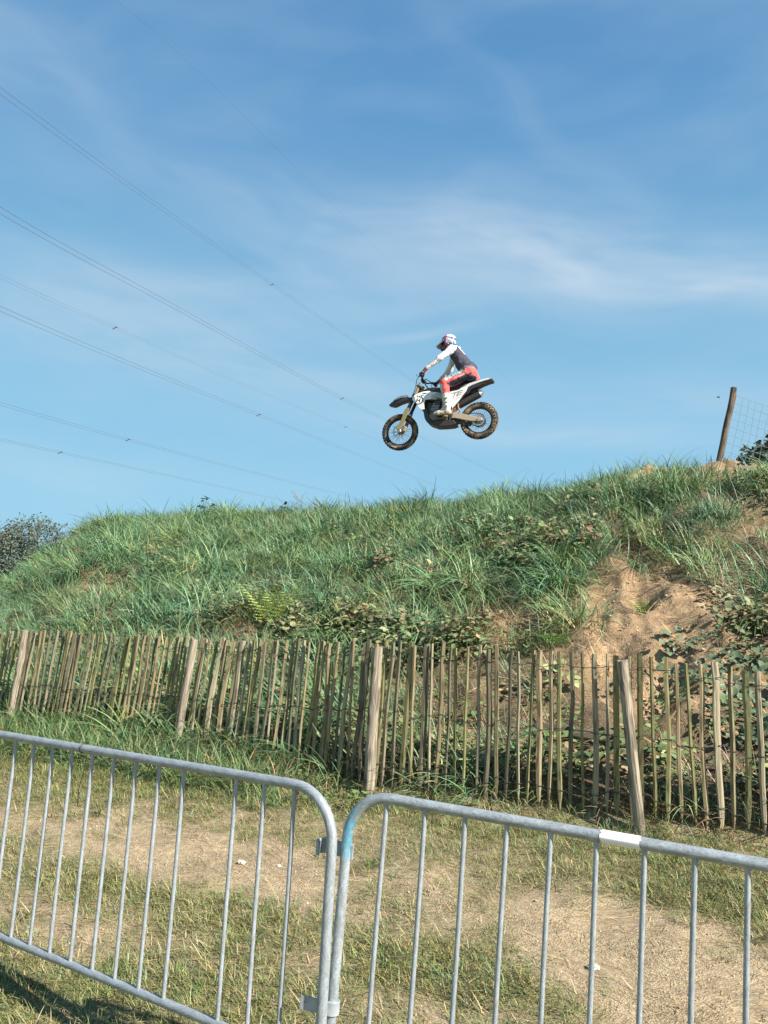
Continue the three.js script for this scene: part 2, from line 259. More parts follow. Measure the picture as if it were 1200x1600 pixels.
// grass on the trodden ground, and the lush strip along the foot of the fence
{
  const kinds = [], lists = [];
  for (let k = 0; k < 4; k++) { kinds.push(blades(16, { seed: 200 + k, rad: 0.035, len: [0.025, 0.07], w: [0.002, 0.0042], lean: [0.1, 1.1], curl: [0.1, 1.2], seg: 3, straw: 0.12 })); lists.push([]); }
  for (let k = 0; k < 2; k++) { kinds.push(blades(10, { seed: 220 + k, rad: 0.05, len: [0.03, 0.1], w: [0.0016, 0.0032], lean: [0.9, 1.6], curl: [-0.2, 0.7], seg: 3, straw: 0, kink: 0.3 })); lists.push([]); } // flattened straw
  for (let k = 0; k < 3; k++) { kinds.push(blades(30, { seed: 240 + k, rad: 0.09, len: [0.14, 0.36], w: [0.005, 0.009], lean: [0.1, 0.8], curl: [0.5, 1.9], seg: 5, straw: 0.04 })); lists.push([]); } // long grass at the fence foot
  for (let k = 0; k < 2; k++) { kinds.push(blades(13, { seed: 260 + k, rad: 0.02, len: [0.06, 0.14], w: [0.004, 0.008], lean: [0.4, 1.2], curl: [0.2, 1.2], seg: 4, straw: 0.05 })); lists.push([]); } // coarse single clumps
  const step = 0.034;
  for (let v = -5.2; v < 0.3; v += step) for (let u = -6.5; u < 5; u += step) {
    const uu = u + R(-0.02, 0.02), vv = v + R(-0.02, 0.02), [x, z] = toXZ(uu, vv);
    if (z > -1.7 || Math.abs(x) > 0.62 * -z + 0.8) continue;
    const [d, gr] = lawn(x, z), far = ss(-4.2, -6.5, z) * 0.25;
    if (rnd() > d * 1.0 - far * 0.5) continue;
    const y = height(x, z), k = R(0.75, 1.25), e = { p: V3(x, y, z), turn: rnd() * 6.283, s: R(0.7, 1.25) * (0.75 + 0.5 * gr), up: V3(R(-0.25, 0.25), 1, R(-0.25, 0.25)).normalize() };
    if (rnd() < gr * 1.05) { e.c = rnd() < 0.7 ? lin(0.16 * k, 0.2 * k, 0.06 * k) : lin(0.25 * k, 0.23 * k, 0.09 * k); lists[Math.floor(rnd() * 4)].push(e); if (rnd() < 0.012) lists[9 + (rnd() < 0.5 ? 1 : 0)].push({ ...e, s: R(0.7, 1.2), c: lin(0.1 * k, 0.16 * k, 0.055 * k) }); }
    else { const w = rnd(); e.c = w < 0.5 ? lin(0.38 * k, 0.31 * k, 0.17 * k) : w < 0.8 ? lin(0.28 * k, 0.23 * k, 0.12 * k) : lin(0.48 * k, 0.41 * k, 0.25 * k); e.s *= 1.15; lists[4 + (rnd() < 0.5 ? 1 : 0)].push(e); }
  }
  const strip = 0.05;
  for (let v = -0.75; v < 0.3; v += strip) for (let u = -6.5; u < 4.6; u += strip) {
    const uu = u + R(-0.03, 0.03), vv = v + R(-0.03, 0.03), [x, z] = toXZ(uu, vv);
    const left = ss(0.1, -1.2, uu), w = left * 0.95 * ss(-0.75 - 0.2 * n2(uu, 3), -0.35, vv) + (1 - left) * 0.16 * ss(-0.3, -0.05, vv) * clamp(0.5 + n2(uu * 2.2, 9), 0, 1) * 2;
    if (rnd() > w * 0.85) continue;
    const k = R(0.8, 1.2), dry = rnd() < 0.12 + 0.4 * (1 - left);
    lists[6 + Math.floor(rnd() * 3)].push({ p: V3(x, height(x, z), z), turn: rnd() * 6.283, s: R(0.55, 1.0) * (0.6 + 0.5 * left), up: V3(R(-0.25, 0.25), 1, R(-0.1, 0.35)).normalize(), c: dry ? lin(0.24 * k, 0.22 * k, 0.1 * k) : rnd() < 0.7 ? lin(0.12 * k, 0.2 * k, 0.065 * k) : lin(0.085 * k, 0.16 * k, 0.07 * k) });
  }
  const g = new THREE.Group(); kinds.forEach((k, i) => scatter(g, i < 4 ? 'short_grass' : i < 6 ? 'flattened_straw' : i < 9 ? 'fence_foot_grass' : 'coarse_grass', k, bladeMat, lists[i]));
  top(g, 'lawn_grass', 'short worn grass and straw on the trodden ground before the fence', 'grass', { kind: 'stuff' });
}
// leafy weeds and bramble
{
  const kinds = [], lists = [];
  const sprig = (seed, n, size, spread, tall) => {
    const q = rng32(seed), P = [], C = [], I = [];
    for (let k = 0; k < n; k++) {
      const th = q() * 6.283, rr = spread * Math.sqrt(q()), x = Math.cos(th) * rr, z = Math.sin(th) * rr, y = tall * (0.25 + 0.75 * q()) * (1 - 0.4 * rr / spread), s = size * (0.6 + 0.8 * q()), az = th + (q() - 0.5) * 1.5, pitch = (q() - 0.35) * 1.0, fold = 0.25 + q() * 0.3, b = P.length / 3, tone = 0.75 + q() * 0.55;
      const fx = Math.cos(az) * Math.cos(pitch), fy = Math.sin(pitch), fz = Math.sin(az) * Math.cos(pitch), sx = -Math.sin(az), sz = Math.cos(az);
      const pt = (f, w, up) => P.push(x + fx * f * s + sx * w * s, y + fy * f * s + up * s, z + fz * f * s + sz * w * s);
      pt(-0.5, 0, 0); pt(-0.15, 0.36, fold * 0.3); pt(-0.15, -0.36, fold * 0.3); pt(0.2, 0.3, fold * 0.22); pt(0.2, -0.3, fold * 0.22); pt(0.56, 0, -0.08); pt(-0.1, 0, 0); pt(0.2, 0, 0);
      for (let j = 0; j < 8; j++) C.push(tone, tone, tone);
      I.push(b, b + 6, b + 1, b, b + 2, b + 6, b + 6, b + 7, b + 3, b + 6, b + 3, b + 1, b + 6, b + 4, b + 7, b + 6, b + 2, b + 4, b + 7, b + 5, b + 3, b + 7, b + 4, b + 5);
    }
    for (let k = 0; k < n / 3; k++) { const th = q() * 6.283, rr = spread * 0.8 * q(), b = P.length / 3, x = Math.cos(th) * rr, z = Math.sin(th) * rr; P.push(-0.002, 0, 0, 0.002, 0, 0, x, tall * 0.8, z); C.push(0.9, 0.6, 0.5, 0.9, 0.6, 0.5, 0.9, 0.6, 0.5); I.push(b, b + 1, b + 2); }
    const g = new THREE.BufferGeometry(); g.setAttribute('position', new THREE.Float32BufferAttribute(P, 3)); g.setAttribute('color', new THREE.Float32BufferAttribute(C, 3)); g.setIndex(I); g.computeVertexNormals(); return g;
  };
  for (let k = 0; k < 3; k++) { kinds.push(sprig(300 + k, 18, 0.055, 0.16, 0.26)); lists.push([]); }
  for (let k = 0; k < 2; k++) { kinds.push(sprig(310 + k, 12, 0.068, 0.15, 0.2)); lists.push([]); }
  const zones = [[0.27, 3.5, 0.6, 0.3, 70], [0.75, 3.2, 0.4, 0.25, 45], [-0.5, 4.1, 0.6, 0.25, 45], [-1.6, 1.9, 0.6, 0.25, 60], [-1.0, 1.6, 0.7, 0.2, 60], [0.1, 1.55, 0.6, 0.2, 40], [-2.8, 2.0, 0.2, 0.25, 16], [-4.5, 3.1, 0.8, 0.4, 30], [-2.9, 2.2, 0.5, 0.3, 20], [-6.5, 3.6, 1, 0.5, 26], [1.1, 4.6, 0.5, 0.4, 24], [2.8, 2.0, 0.25, 0.3, 22], [-2.5, 4.5, 1.5, 0.8, 26], [2.9, 4.6, 0.4, 0.5, 20], [-0.9, 3.0, 0.5, 0.25, 18]];
  for (const [cu, cv, su, sv, n] of zones) for (let i = 0; i < n; i++) {
    const g1 = R(-1, 1) + R(-1, 1), g2 = R(-1, 1) + R(-1, 1), u = cu + su * g1 * 0.8, v = Math.max(0.25, cv + sv * g2 * 0.8), [x, z] = toXZ(u, v), k = R(0.75, 1.25), w = rnd();
    lists[Math.floor(rnd() * 3)].push({ p: V3(x, height(x, z), z), turn: rnd() * 6.28, s: R(0.7, 1.35), up: normalAt(x, z).lerp(V3(0, 1, 0), 0.4).normalize(), c: w < 0.5 ? lin(0.12 * k, 0.17 * k, 0.06 * k) : w < 0.75 ? lin(0.22 * k, 0.22 * k, 0.1 * k) : w < 0.96 ? lin(0.25 * k, 0.2 * k, 0.1 * k) : lin(0.19 * k, 0.1 * k, 0.06 * k) });
  }
  for (let i = 0; i < 620; i++) { // broad pale leaves that show between the pales
    const u = R(-5, 3.4), v = 0.2 + 1.15 * rnd() * rnd() + 0.1, [x, z] = toXZ(u, v), k = R(0.75, 1.25), w = rnd();
    if (u > -0.5 && rnd() < 0.62) continue;
    lists[3 + (rnd() < 0.5 ? 1 : 0)].push({ p: V3(x, height(x, z), z), turn: rnd() * 6.28, s: R(0.55, 1.1), up: normalAt(x, z).lerp(V3(0, 1, 0), 0.3).normalize(), c: w < 0.5 ? lin(0.15 * k, 0.21 * k, 0.07 * k) : w < 0.8 ? lin(0.23 * k, 0.26 * k, 0.1 * k) : lin(0.28 * k, 0.21 * k, 0.1 * k) });
  }
  for (let i = 0; i < 34; i++) { const u = R(2.1, 3.3), v = R(0.4, 1.7), [x, z] = toXZ(u, v), k = R(0.7, 1.1); lists[3 + (i % 2)].push({ p: V3(x, height(x, z), z), turn: rnd() * 6.28, s: R(0.7, 1.2), up: normalAt(x, z), c: lin(0.13 * k, 0.18 * k, 0.085 * k) }); }
  for (let i = 0; i < 46; i++) { const u = R(-2.7, 0.2), v = R(-0.5, -0.1), [x, z] = toXZ(u, v), k = R(0.8, 1.2); lists[i % 3].push({ p: V3(x, height(x, z), z), turn: rnd() * 6.28, s: R(0.4, 0.8), c: lin(0.12 * k, 0.18 * k, 0.06 * k) }); }
  const g = new THREE.Group(); kinds.forEach((k, i) => scatter(g, i < 3 ? 'bramble_leaves' : 'weed_leaves', k, leafMat, lists[i]));
  top(g, 'leafy_weeds', 'bramble and broad leafy weeds growing low on the bank and behind the pales', 'weeds', { kind: 'stuff' });
}
// crumbs of soil, pebbles and loose straw
{
  const stones = []; for (let k = 0; k < 3; k++) { const g = new THREE.IcosahedronGeometry(1, 1), p = g.attributes.position; for (let i = 0; i < p.count; i++) { const v = V3().fromBufferAttribute(p, i), f = 1 + 0.35 * n3(v.x * 1.3 + k * 9, v.y * 1.3, v.z * 1.3); p.setXYZ(i, v.x * f, v.y * f * 0.65, v.z * f * 0.85); } g.computeVertexNormals(); stones.push(g); }
  const L = [[], [], []];
  for (let i = 0; i < 20000; i++) {
    const z = R(-6.6, -2.0), x = R(-1, 1) * (0.6 * -z + 0.4), [u, v] = toUV(x, z); if (v > 0) continue; const [d] = lawn(x, z); if (rnd() < d * 1.25) continue;
    const s = 0.0014 + 0.005 * Math.pow(rnd(), 3.6) + (rnd() < 0.004 ? 0.007 : 0), k = R(0.7, 1.25); L[i % 3].push({ p: V3(x, height(x, z) + s * 0.2, z), turn: rnd() * 6.28, s, c: rnd() < 0.95 ? lin(0.43 * k, 0.325 * k, 0.21 * k) : lin(0.55 * k, 0.5 * k, 0.42 * k) });
  }
  for (let i = 0; i < 40000; i++) { // clods on the raw soil of the bank
    const u = R(-12.5, 3.8), v = R(0.5, 7.6), b = bareAt(u, v); if (rnd() > b) continue; const [x, z] = toXZ(u, v), s = 0.004 + 0.016 * Math.pow(rnd(), 5), k = R(0.65, 1.2);
    L[i % 3].push({ p: V3(x, height(x, z) + s * 0.25, z), turn: rnd() * 6.28, s, c: lin(0.45 * k, 0.32 * k, 0.19 * k) });
  }
  const cg = new THREE.Group(); stones.forEach((s, i) => scatter(cg, 'soil_crumbs', s, std(0xffffff, 0.95), L[i]));
  top(cg, 'soil_crumbs', 'loose crumbs and small clods of tan soil on the bare patches', 'soil', { kind: 'stuff' });
  const sg = [0, 1, 2].map((k) => { const q = rng32(400 + k), g = blades(1, { seed: 410 + k, rad: 0, len: [0.06, 0.07], w: [0.0024, 0.003], lean: [1.45, 1.5], curl: [-0.1, 0.4], seg: 4 }); return g; });
  const S = [[], [], []];
  for (let i = 0; i < 11000; i++) {
    const z = R(-6.7, -2.0), x = R(-1, 1) * (0.6 * -z + 0.4), [u, v] = toUV(x, z); if (v > 0.1) continue; const k = R(0.75, 1.3);
    S[i % 3].push({ p: V3(x, height(x, z) + R(0.006, 0.03), z), turn: rnd() * 6.28, s: R(0.5, 1.5), up: V3(R(-0.2, 0.2), 1, R(-0.2, 0.2)).normalize(), c: lin(0.48 * k, 0.37 * k, 0.2 * k) });
  }
  for (let i = 0; i < 2600; i++) { const u = R(-6, 3.6), v = R(0.2, 6.5), [x, z] = toXZ(u, v), k = R(0.6, 1.2); if (rnd() > 0.25 + bareAt(u, v) * 0.6 + (u > 0 ? 0.3 : 0)) continue; S[i % 3].push({ p: V3(x, height(x, z) + R(0.01, 0.08), z), turn: rnd() * 6.28, s: R(1.5, 4.2), up: normalAt(x, z), c: lin(0.4 * k, 0.29 * k, 0.15 * k) }); }
  const gg = new THREE.Group(); sg.forEach((s, i) => scatter(gg, 'straw', s, dryMat, S[i]));
  top(gg, 'loose_straw', 'loose dry straw stems strewn over ground and bank', 'straw', { kind: 'stuff' });
}

// ---------------------------------------------------------------- single plants that stand out
function frond(L, w, bend, seed) { // bracken: a curved midrib with narrow, toothed leaflets in pairs
  const q = rng32(seed), P = [], I = [], C = []; let a = 0.3 + q() * 0.25, x = 0, y = 0; const n = 15;
  const add = (ax, ay, az, bx, by, bz, cx, cy, cz, t) => { const b = P.length / 3; P.push(ax, ay, az, bx, by, bz, cx, cy, cz); C.push(t, t, t, t, t, t, t, t, t); I.push(b, b + 1, b + 2); };
  for (let i = 0; i < n; i++) {
    const t = i / n, st = L / n, dx = Math.sin(a), dy = Math.cos(a), nx = x + dx * st, ny = y + dy * st;
    add(x, y, -0.003, x, y, 0.003, nx, ny, 0, 0.9);
    if (t > 0.15) { const pl = w * (1.06 - t) * (0.85 + 0.3 * q()); for (const s of [-1, 1]) for (let k = 0; k < 4; k++) { const f0 = k / 4, f1 = (k + 1) / 4, droop = -0.2 * pl, tone = 0.8 + 0.4 * q(), at = (f, o) => [x + dx * (pl * 0.35 * f + o), y + dy * (pl * 0.35 * f + o) + droop * f * f, s * pl * f], hw = st * 0.42 * (1 - f0 * 0.8); add(...at(f0, 0), ...at(f1, 0), ...at((f0 + f1) / 2 + 0.06, hw), tone); add(...at(f0, 0), ...at(f1, 0), ...at((f0 + f1) / 2 + 0.06, -hw), tone * 0.95); } }
    x = nx; y = ny; a += bend / n;
  }
  const g = new THREE.BufferGeometry(); g.setAttribute('position', new THREE.Float32BufferAttribute(P, 3)); g.setAttribute('color', new THREE.Float32BufferAttribute(C, 3)); g.setIndex(I); g.computeVertexNormals(); return g;
}
function fern(u, v, n, L, bend, col, label, seed, fan = 6.283, from = 0) {
  const [x, z] = toXZ(u, v), g = new THREE.Group(), mat = std(col, 0.6, { vertexColors: true });
  g.position.set(x, height(x, z) - 0.01, z);
  for (let k = 0; k < n; k++) { const f = part(g, 'frond', frond(L * (0.8 + 0.4 * ((k * 37) % 10) / 10), L * 0.3, bend, seed + k), mat); f.rotation.y = from + (k / n) * fan; }
  return top(g, 'fern', label, 'fern', { group: 'ferns on the bank' });
}
fern(-2.15, 1.8, 9, 0.66, 0.4, lin(0.3, 0.36, 0.07), 'bright yellow green fern standing upright above the middle of the fence', 500);
fern(1.1, 1.5, 7, 0.42, 1.6, lin(0.13, 0.24, 0.05), 'fresh green drooping fern just above the pales beside the bare soil', 520);
fern(1.82, 2.12, 6, 0.32, 1.0, lin(0.27, 0.33, 0.07), 'small yellow green fern rooted in the bare soil of the bank', 540);
function sprig(u, v, h, label, colour, n, seed) {
  const [x, z] = toXZ(u, v), g = new THREE.Group(), q = rng32(seed), y0 = height(x, z); g.position.set(x, y0 - 0.02, z);
  const L = [], S = [];
  for (let k = 0; k < n; k++) {
    const tx = (q() - 0.5) * h * 1.3, tz = (q() - 0.5) * 0.15, ty = h * (0.7 + 0.4 * q()); S.push(tube([[0, 0, 0], [tx * 0.3, ty * 0.6, tz * 0.4], [tx, ty, tz]], 0.003, 6, 4));
    for (let j = 0; j < 4; j++) { const s = 0.035 + 0.03 * q(), t = 0.55 + 0.45 * q(); const lf = new THREE.SphereGeometry(s, 6, 4); lf.scale(1, 0.16, 0.6); lf.rotateZ((q() - 0.5) * 1.4); lf.rotateY(q() * 6); lf.translate(tx * t + (q() - 0.5) * 0.06, ty * t + (q() - 0.5) * 0.05, tz * t); L.push(lf); }
  }
  part(g, 'stems', join(S), std(lin(0.1, 0.08, 0.05), 0.8)); part(g, 'leaves', join(L), std(colour, 0.6));
  return top(g, 'weed_sprig', label, 'plant');
}
sprig(-7.25, 7.0, 0.42, 'dark leafy sprig poking above the grassy crest left of the rider', lin(0.03, 0.05, 0.025), 5, 61);
sprig(-5.55, 7.0, 0.3, 'tiny dark leafed sprig on the crest beside the dry stalks', lin(0.03, 0.05, 0.03), 2, 63);
sprig(0.75, 7.1, 0.34, 'low scrubby sprig on the soil crest near the leaning post', lin(0.07, 0.07, 0.045), 9, 65);
function stalk(u, v, h, lean, label, seed, umbel) {
  const [x, z] = toXZ(u, v), g = new THREE.Group(), q = rng32(seed); g.position.set(x, height(x, z) - 0.03, z);
  part(g, 'stem', tube([[0, 0, 0], [lean * 0.3, h * 0.5, 0], [lean, h, 0]], 0.0045, 10, 5), std(lin(0.3, 0.24, 0.14), 0.8));
  if (umbel) for (let k = 0; k < 6; k++) { const t = 0.55 + 0.45 * q(), s = q() < 0.5 ? -1 : 1; part(g, 'side_stem', tube([[lean * t * t, h * t, 0], [lean * t * t + s * 0.05, h * t + 0.07, 0], [lean * t * t + s * (0.08 + 0.08 * q()), h * t + 0.12 + 0.1 * q(), (q() - 0.5) * 0.1]], 0.003, 6, 4), std(lin(0.22, 0.18, 0.11), 0.8)); }
  return top(g, 'dry_stalk', label, 'stalk', { group: 'dry stalks on the bank' });
}
stalk(-4.7, 7.0, 0.42, 0.14, 'branching dry stalk leaning right against the sky on the crest', 71, true);
stalk(-5.05, 7.0, 0.46, -0.05, 'upright thin dry stalk on the crest next to the branching one', 72, true);
stalk(-3.2, 1.5, 0.55, -0.02, 'tall bare straw stalk rising behind the left part of the fence', 73, false);
{ // half buried plank of weathered wood behind the pales
  const [x, z] = toXZ(1.46, 0.62), g = new RoundedBoxGeometry(0.66, 0.1, 0.07, 6, 0.03), p = g.attributes.position;
  for (let i = 0; i < p.count; i++) p.setXYZ(i, p.getX(i), p.getY(i) + 0.012 * n3(p.getX(i) * 7, p.getY(i) * 9, 1), p.getZ(i) + 0.01 * n3(p.getX(i) * 9, 4, p.getY(i) * 9));
  g.computeVertexNormals();
  const m = new THREE.Mesh(g, std(lin(0.1, 0.075, 0.052), 0.95)); m.position.set(x, height(x, z) + 0.045, z); m.rotation.set(-0.5, -25 * D2R, -0.3);
  m.castShadow = m.receiveShadow = true; top(m, 'buried_plank', 'weathered plank half buried in the bank behind the pales', 'plank');
}
{ // a few larger pale stones on the trodden ground
  const spots = [[-0.75, -5.17, 0.018, 'pale round pebble on the long bare patch before the barrier'], [1.06, -3.95, 0.022, 'white flat stone beside the grass on the bare soil at right'], [-0.52, -5.12, 0.012, 'small chalky pebble right of the round one on the bare patch']];
  spots.forEach(([x, z, s, label], k) => { const g = new THREE.IcosahedronGeometry(s, 2), p = g.attributes.position; for (let i = 0; i < p.count; i++) { const v = V3().fromBufferAttribute(p, i), f = 1 + 0.25 * n3(v.x * 60 + k * 5, v.y * 60, v.z * 60); p.setXYZ(i, v.x * f * 1.3, v.y * f * 0.7, v.z * f); } g.computeVertexNormals(); const m = new THREE.Mesh(g, std(lin(0.55, 0.48, 0.38), 0.8)); m.position.set(x, height(x, z) + s * 0.3, z); m.castShadow = m.receiveShadow = true; top(m, 'pebble', label, 'pebble', { group: 'pale pebbles on the ground' }); });
}

// ---------------------------------------------------------------- split chestnut paling fence
const woodTex = (seed, a, b, moss, rough = 1) => dataTex(128, 512, (x, y) => { // weathered grain with drying cracks, knots and lichen
  const w = n3(x * 2, y * 4, seed) * 0.6, g = n3(x * 22 + w * 3, y * 2.6, seed) * 0.5 + n3(x * 55, y * 6, seed + 5) * 0.4, cr = n3(x * 30 + w * 2 + seed, y * 1.7, seed + 9), m = ss(0.0, 0.55, n3(x * 3, y * 9, seed + 20) + 0.3 * n3(x * 20, y * 40, seed)) * moss, st = ss(0.25, 0.7, n3(x * 2.5, y * 5, seed + 33)) * 0.4;
  let t = clamp(0.55 + 0.5 * g * rough - st, 0, 1); if (cr > 0.5) t *= lerp(1, 0.25, ss(0.5, 0.66, cr) * rough); const c = [0, 1, 2].map((i) => lerp(a[i], b[i], t)); return [lerp(c[0], 128, m), lerp(c[1], 132, m), lerp(c[2], 92, m)];
});
const paleMats = [[1, [78, 66, 46], [176, 160, 122], 0.55], [2, [92, 76, 54], [196, 176, 136], 0.3], [3, [66, 58, 46], [140, 130, 106], 0.35], [4, [100, 88, 68], [200, 188, 158], 0.2], [5, [80, 74, 46], [164, 154, 104], 0.8]].map(([s, a, b, m]) => new THREE.MeshStandardMaterial({ map: woodTex(s, a, b, m), roughness: 0.9, flatShading: true }));
const postTex = woodTex(8, [84, 74, 62], [192, 178, 156], 0.08, 1.1), postMat = new THREE.MeshStandardMaterial({ map: postTex, bumpMap: postTex, bumpScale: 0.006, roughness: 0.95 });
const darkTex = woodTex(9, [52, 44, 36], [140, 120, 96], 0.1, 1.2), darkPostMat = new THREE.MeshStandardMaterial({ map: darkTex, bumpMap: darkTex, bumpScale: 0.006, roughness: 0.95 });
function paleGeo(seed, L) { // split rail: irregular five-sided section, wavy, cut square on top and axe-pointed below
  const q = rng32(seed), P = [], U = [], I = [], ns = 5, ys = [0, 0.05, 0.11, 0.3, 0.5, 0.7, 0.88, 1], w = 0.03 + 0.012 * q(), t = 0.017 + 0.009 * q();
  const sec = Array.from({ length: ns }, (_, k) => { const a = (k / ns) * 6.283 + (q() - 0.5) * 0.5; return [Math.cos(a) * w * 0.5 * (0.85 + 0.3 * q()), Math.sin(a) * t * 0.5 * (0.85 + 0.3 * q())]; });
  let ox = 0, oz = 0;
  ys.forEach((y, j) => {
    if (j > 2) { ox += (q() - 0.5) * 0.022; oz += (q() - 0.5) * 0.014; }
    const s = j === 0 ? 0.22 : j === 1 ? 0.66 : 0.92 + 0.16 * q();
    for (let k = 0; k <= ns; k++) { const c = sec[k % ns]; P.push(ox + c[0] * s, y * L + (j === 7 ? (q() - 0.5) * 0.008 : 0), oz + c[1] * s); U.push(k / ns, y * 1.0); }
  });
  const n = ns + 1; for (let j = 0; j < ys.length - 1; j++) for (let k = 0; k < ns; k++) { const a = j * n + k; I.push(a, a + n, a + 1, a + 1, a + n, a + n + 1); }
  const tp = P.length / 3; P.push(ox, L, oz); U.push(0.5, 0.98); for (let k = 0; k < ns; k++) I.push((ys.length - 1) * n + k, tp, (ys.length - 1) * n + k + 1);
  const g = new THREE.BufferGeometry(); g.setAttribute('position', new THREE.Float32BufferAttribute(P, 3)); g.setAttribute('uv', new THREE.Float32BufferAttribute(U, 2)); g.setIndex(I); g.computeVertexNormals(); return g;
}
function postGeo(seed, L, r, split) {
  const q = rng32(seed), g = new THREE.CylinderGeometry(r * 0.96, r, L, 14, 10), p = g.attributes.position;
  for (let i = 0; i < p.count; i++) { const x = p.getX(i), y = p.getY(i), z = p.getZ(i), a = Math.atan2(z, x), f = 1 + 0.13 * n3(Math.cos(a) * 1.4 + seed, y * 1.3, Math.sin(a) * 1.4) + 0.03 * n3(x * 60, y * 4, z * 60); p.setXYZ(i, x * f + 0.012 * n3(seed, y * 1.1, 3), y + (y > L * 0.49 ? split * n3(x * 25 + seed, 1, z * 25) : 0), z * f); }
  g.computeVertexNormals(); return g.translate(0, L / 2, 0);
}
const fenceV = (u) => interp([-7, -4, -2, 0, 2, 5], [0.05, 0.02, 0.16, 0.0, -0.01, 0.02], u);
const fenceTop = (u) => interp([-7, -4, -2, -1, 0, 1, 2, 2.8, 4.5], [1.64, 1.65, 1.655, 1.665, 1.7, 1.69, 1.685, 1.62, 1.6], u);
{
  const F = new THREE.Group(), paleGeos = Array.from({ length: 10 }, (_, k) => paleGeo(600 + k, 1.16)), q = rng32(77), r = (a, b) => a + (b - a) * q();
  const spots = [];
  for (let u = -6.3; u < 4.3; u += r(0.86, 1.14) * interp([-4, -2.2, -1.8, 0, 0.5, 3], [0.056, 0.059, 0.066, 0.068, 0.077, 0.08], u)) {
    const v = fenceV(u) + 0.075 + r(-0.008, 0.008), [x, z] = toXZ(u, v), foot = height(x, z), tp = fenceTop(u) + r(-0.02, 0.02);
    const m = part(F, 'pale', paleGeos[Math.floor(q() * 10)], paleMats[Math.floor(q() * 5)]);
    const L = clamp(tp - foot - (u > -0.5 ? 0.02 : -0.03), 0.98, 1.2);
    m.position.set(x, tp - L, z); m.scale.set(r(0.8, 1.25), L / 1.16, r(0.8, 1.2));
    const lean = interp([-4, -2, -0.8, 0.3, 1.5, 3], [-0.105, -0.095, -0.05, -0.015, 0.01, 0.01], u) + r(-0.018, 0.018);
    m.rotation.set(0, -25 * D2R + r(-0.5, 0.5) + (q() < 0.5 ? Math.PI : 0), 0);
    m.quaternion.premultiply(new THREE.Quaternion().setFromAxisAngle(V3(UZ, 0, -UX).normalize(), -lean)); // lean within the line of the fence
    m.position.x -= Math.sin(-lean) * UX * L * 0.5; m.position.z -= Math.sin(-lean) * UZ * L * 0.5;
    spots.push([u, v, tp, L]);
  }
  for (const [u, rad, lean, seed, tp] of [[-6, 0.036, -0.07, 1, 1.64], [-4, 0.034, -0.07, 2, 1.65], [-2, 0.037, -0.09, 3, 1.645], [0, 0.046, -0.01, 4, 1.65], [2, 0.038, 0.1, 5, 1.65], [4, 0.038, 0, 6, 1.62]]) {
    const [x, z] = toXZ(u, fenceV(u) - 0.005), y = height(x, z), L = tp - y + 0.25, m = part(F, 'post', postGeo(seed * 13, L, rad, 0.012), postMat);
    m.quaternion.setFromAxisAngle(V3(UZ, 0, -UX).normalize(), -lean); m.rotateY(seed * 1.7);
    m.position.set(x + Math.sin(lean) * UX * L * 0.5, y - 0.25, z + Math.sin(lean) * UZ * L * 0.5); m.position.x += 0; 
  }
  const wireMat = std(lin(0.05, 0.045, 0.04), 0.6, { metalness: 0.4 });
  for (const h of [0.1, 0.56, 0.97]) { // twisted wire that holds the pales: one strand before, one behind each
    const strands = [1, -1].map((side) => {
      const pts = []; spots.forEach(([u, v, tp, L], i) => { const s = side * (i % 2 ? 1 : -1), nx = spots[i + 1]?.[0] ?? u + 0.06, y = tp - h + 0.012 * n2(u * 3, h) - (h > 0.9 ? 0.02 * Math.sin(u * 9) : 0); for (const [uu, o] of [[u, s * 0.017], [(u + nx) / 2, 0]]) { const lean = interp([-4, -2, -0.8, 0.3, 1.5, 3], [-0.105, -0.095, -0.05, -0.015, 0.01, 0.01], u) * (L * 0.5 - h); const [x, z] = toXZ(uu - lean * 0 - 0, v + o); pts.push(V3(x, y, z)); } });
      return new THREE.TubeGeometry(new THREE.CatmullRomCurve3(pts), pts.length * 3, 0.0028, 4);
    });
    part(F, 'wire', join(strands), wireMat);
  }
  top(F, 'paling_fence', 'chestnut paling fence of split pales wired between leaning posts below the bank', 'fence');
}

// ---------------------------------------------------------------- galvanised crowd barriers
const zincMap = dataTex(256, 256, (x, y) => { const k = 205 + 16 * tn(x, y, 4, 3) + 14 * tn(x, y, 13, 8) + 12 * tn(x, y, 40, 12) - (tn(x, y, 24, 40) > 0.6 ? 26 : 0); return [k - 3, k, k + 2]; });
const zincBump = dataTex(256, 256, (x, y) => { const k = 128 + 40 * tn(x, y, 13, 8) + 40 * tn(x, y, 40, 12); return [k, k, k]; }, false);
const zinc = new THREE.MeshStandardMaterial({ map: zincMap, bumpMap: zincBump, bumpScale: 0.0006, color: lin(0.5, 0.53, 0.535), roughness: 0.5, metalness: 0.2, vertexColors: true });
function metresUV(g, along) { const uv = g.attributes.uv; for (let i = 0; i < uv.count; i++) uv.setXY(i, uv.getX(i) * along, uv.getY(i) * 0.6); return g; }
const white3 = () => [1, 1, 1];
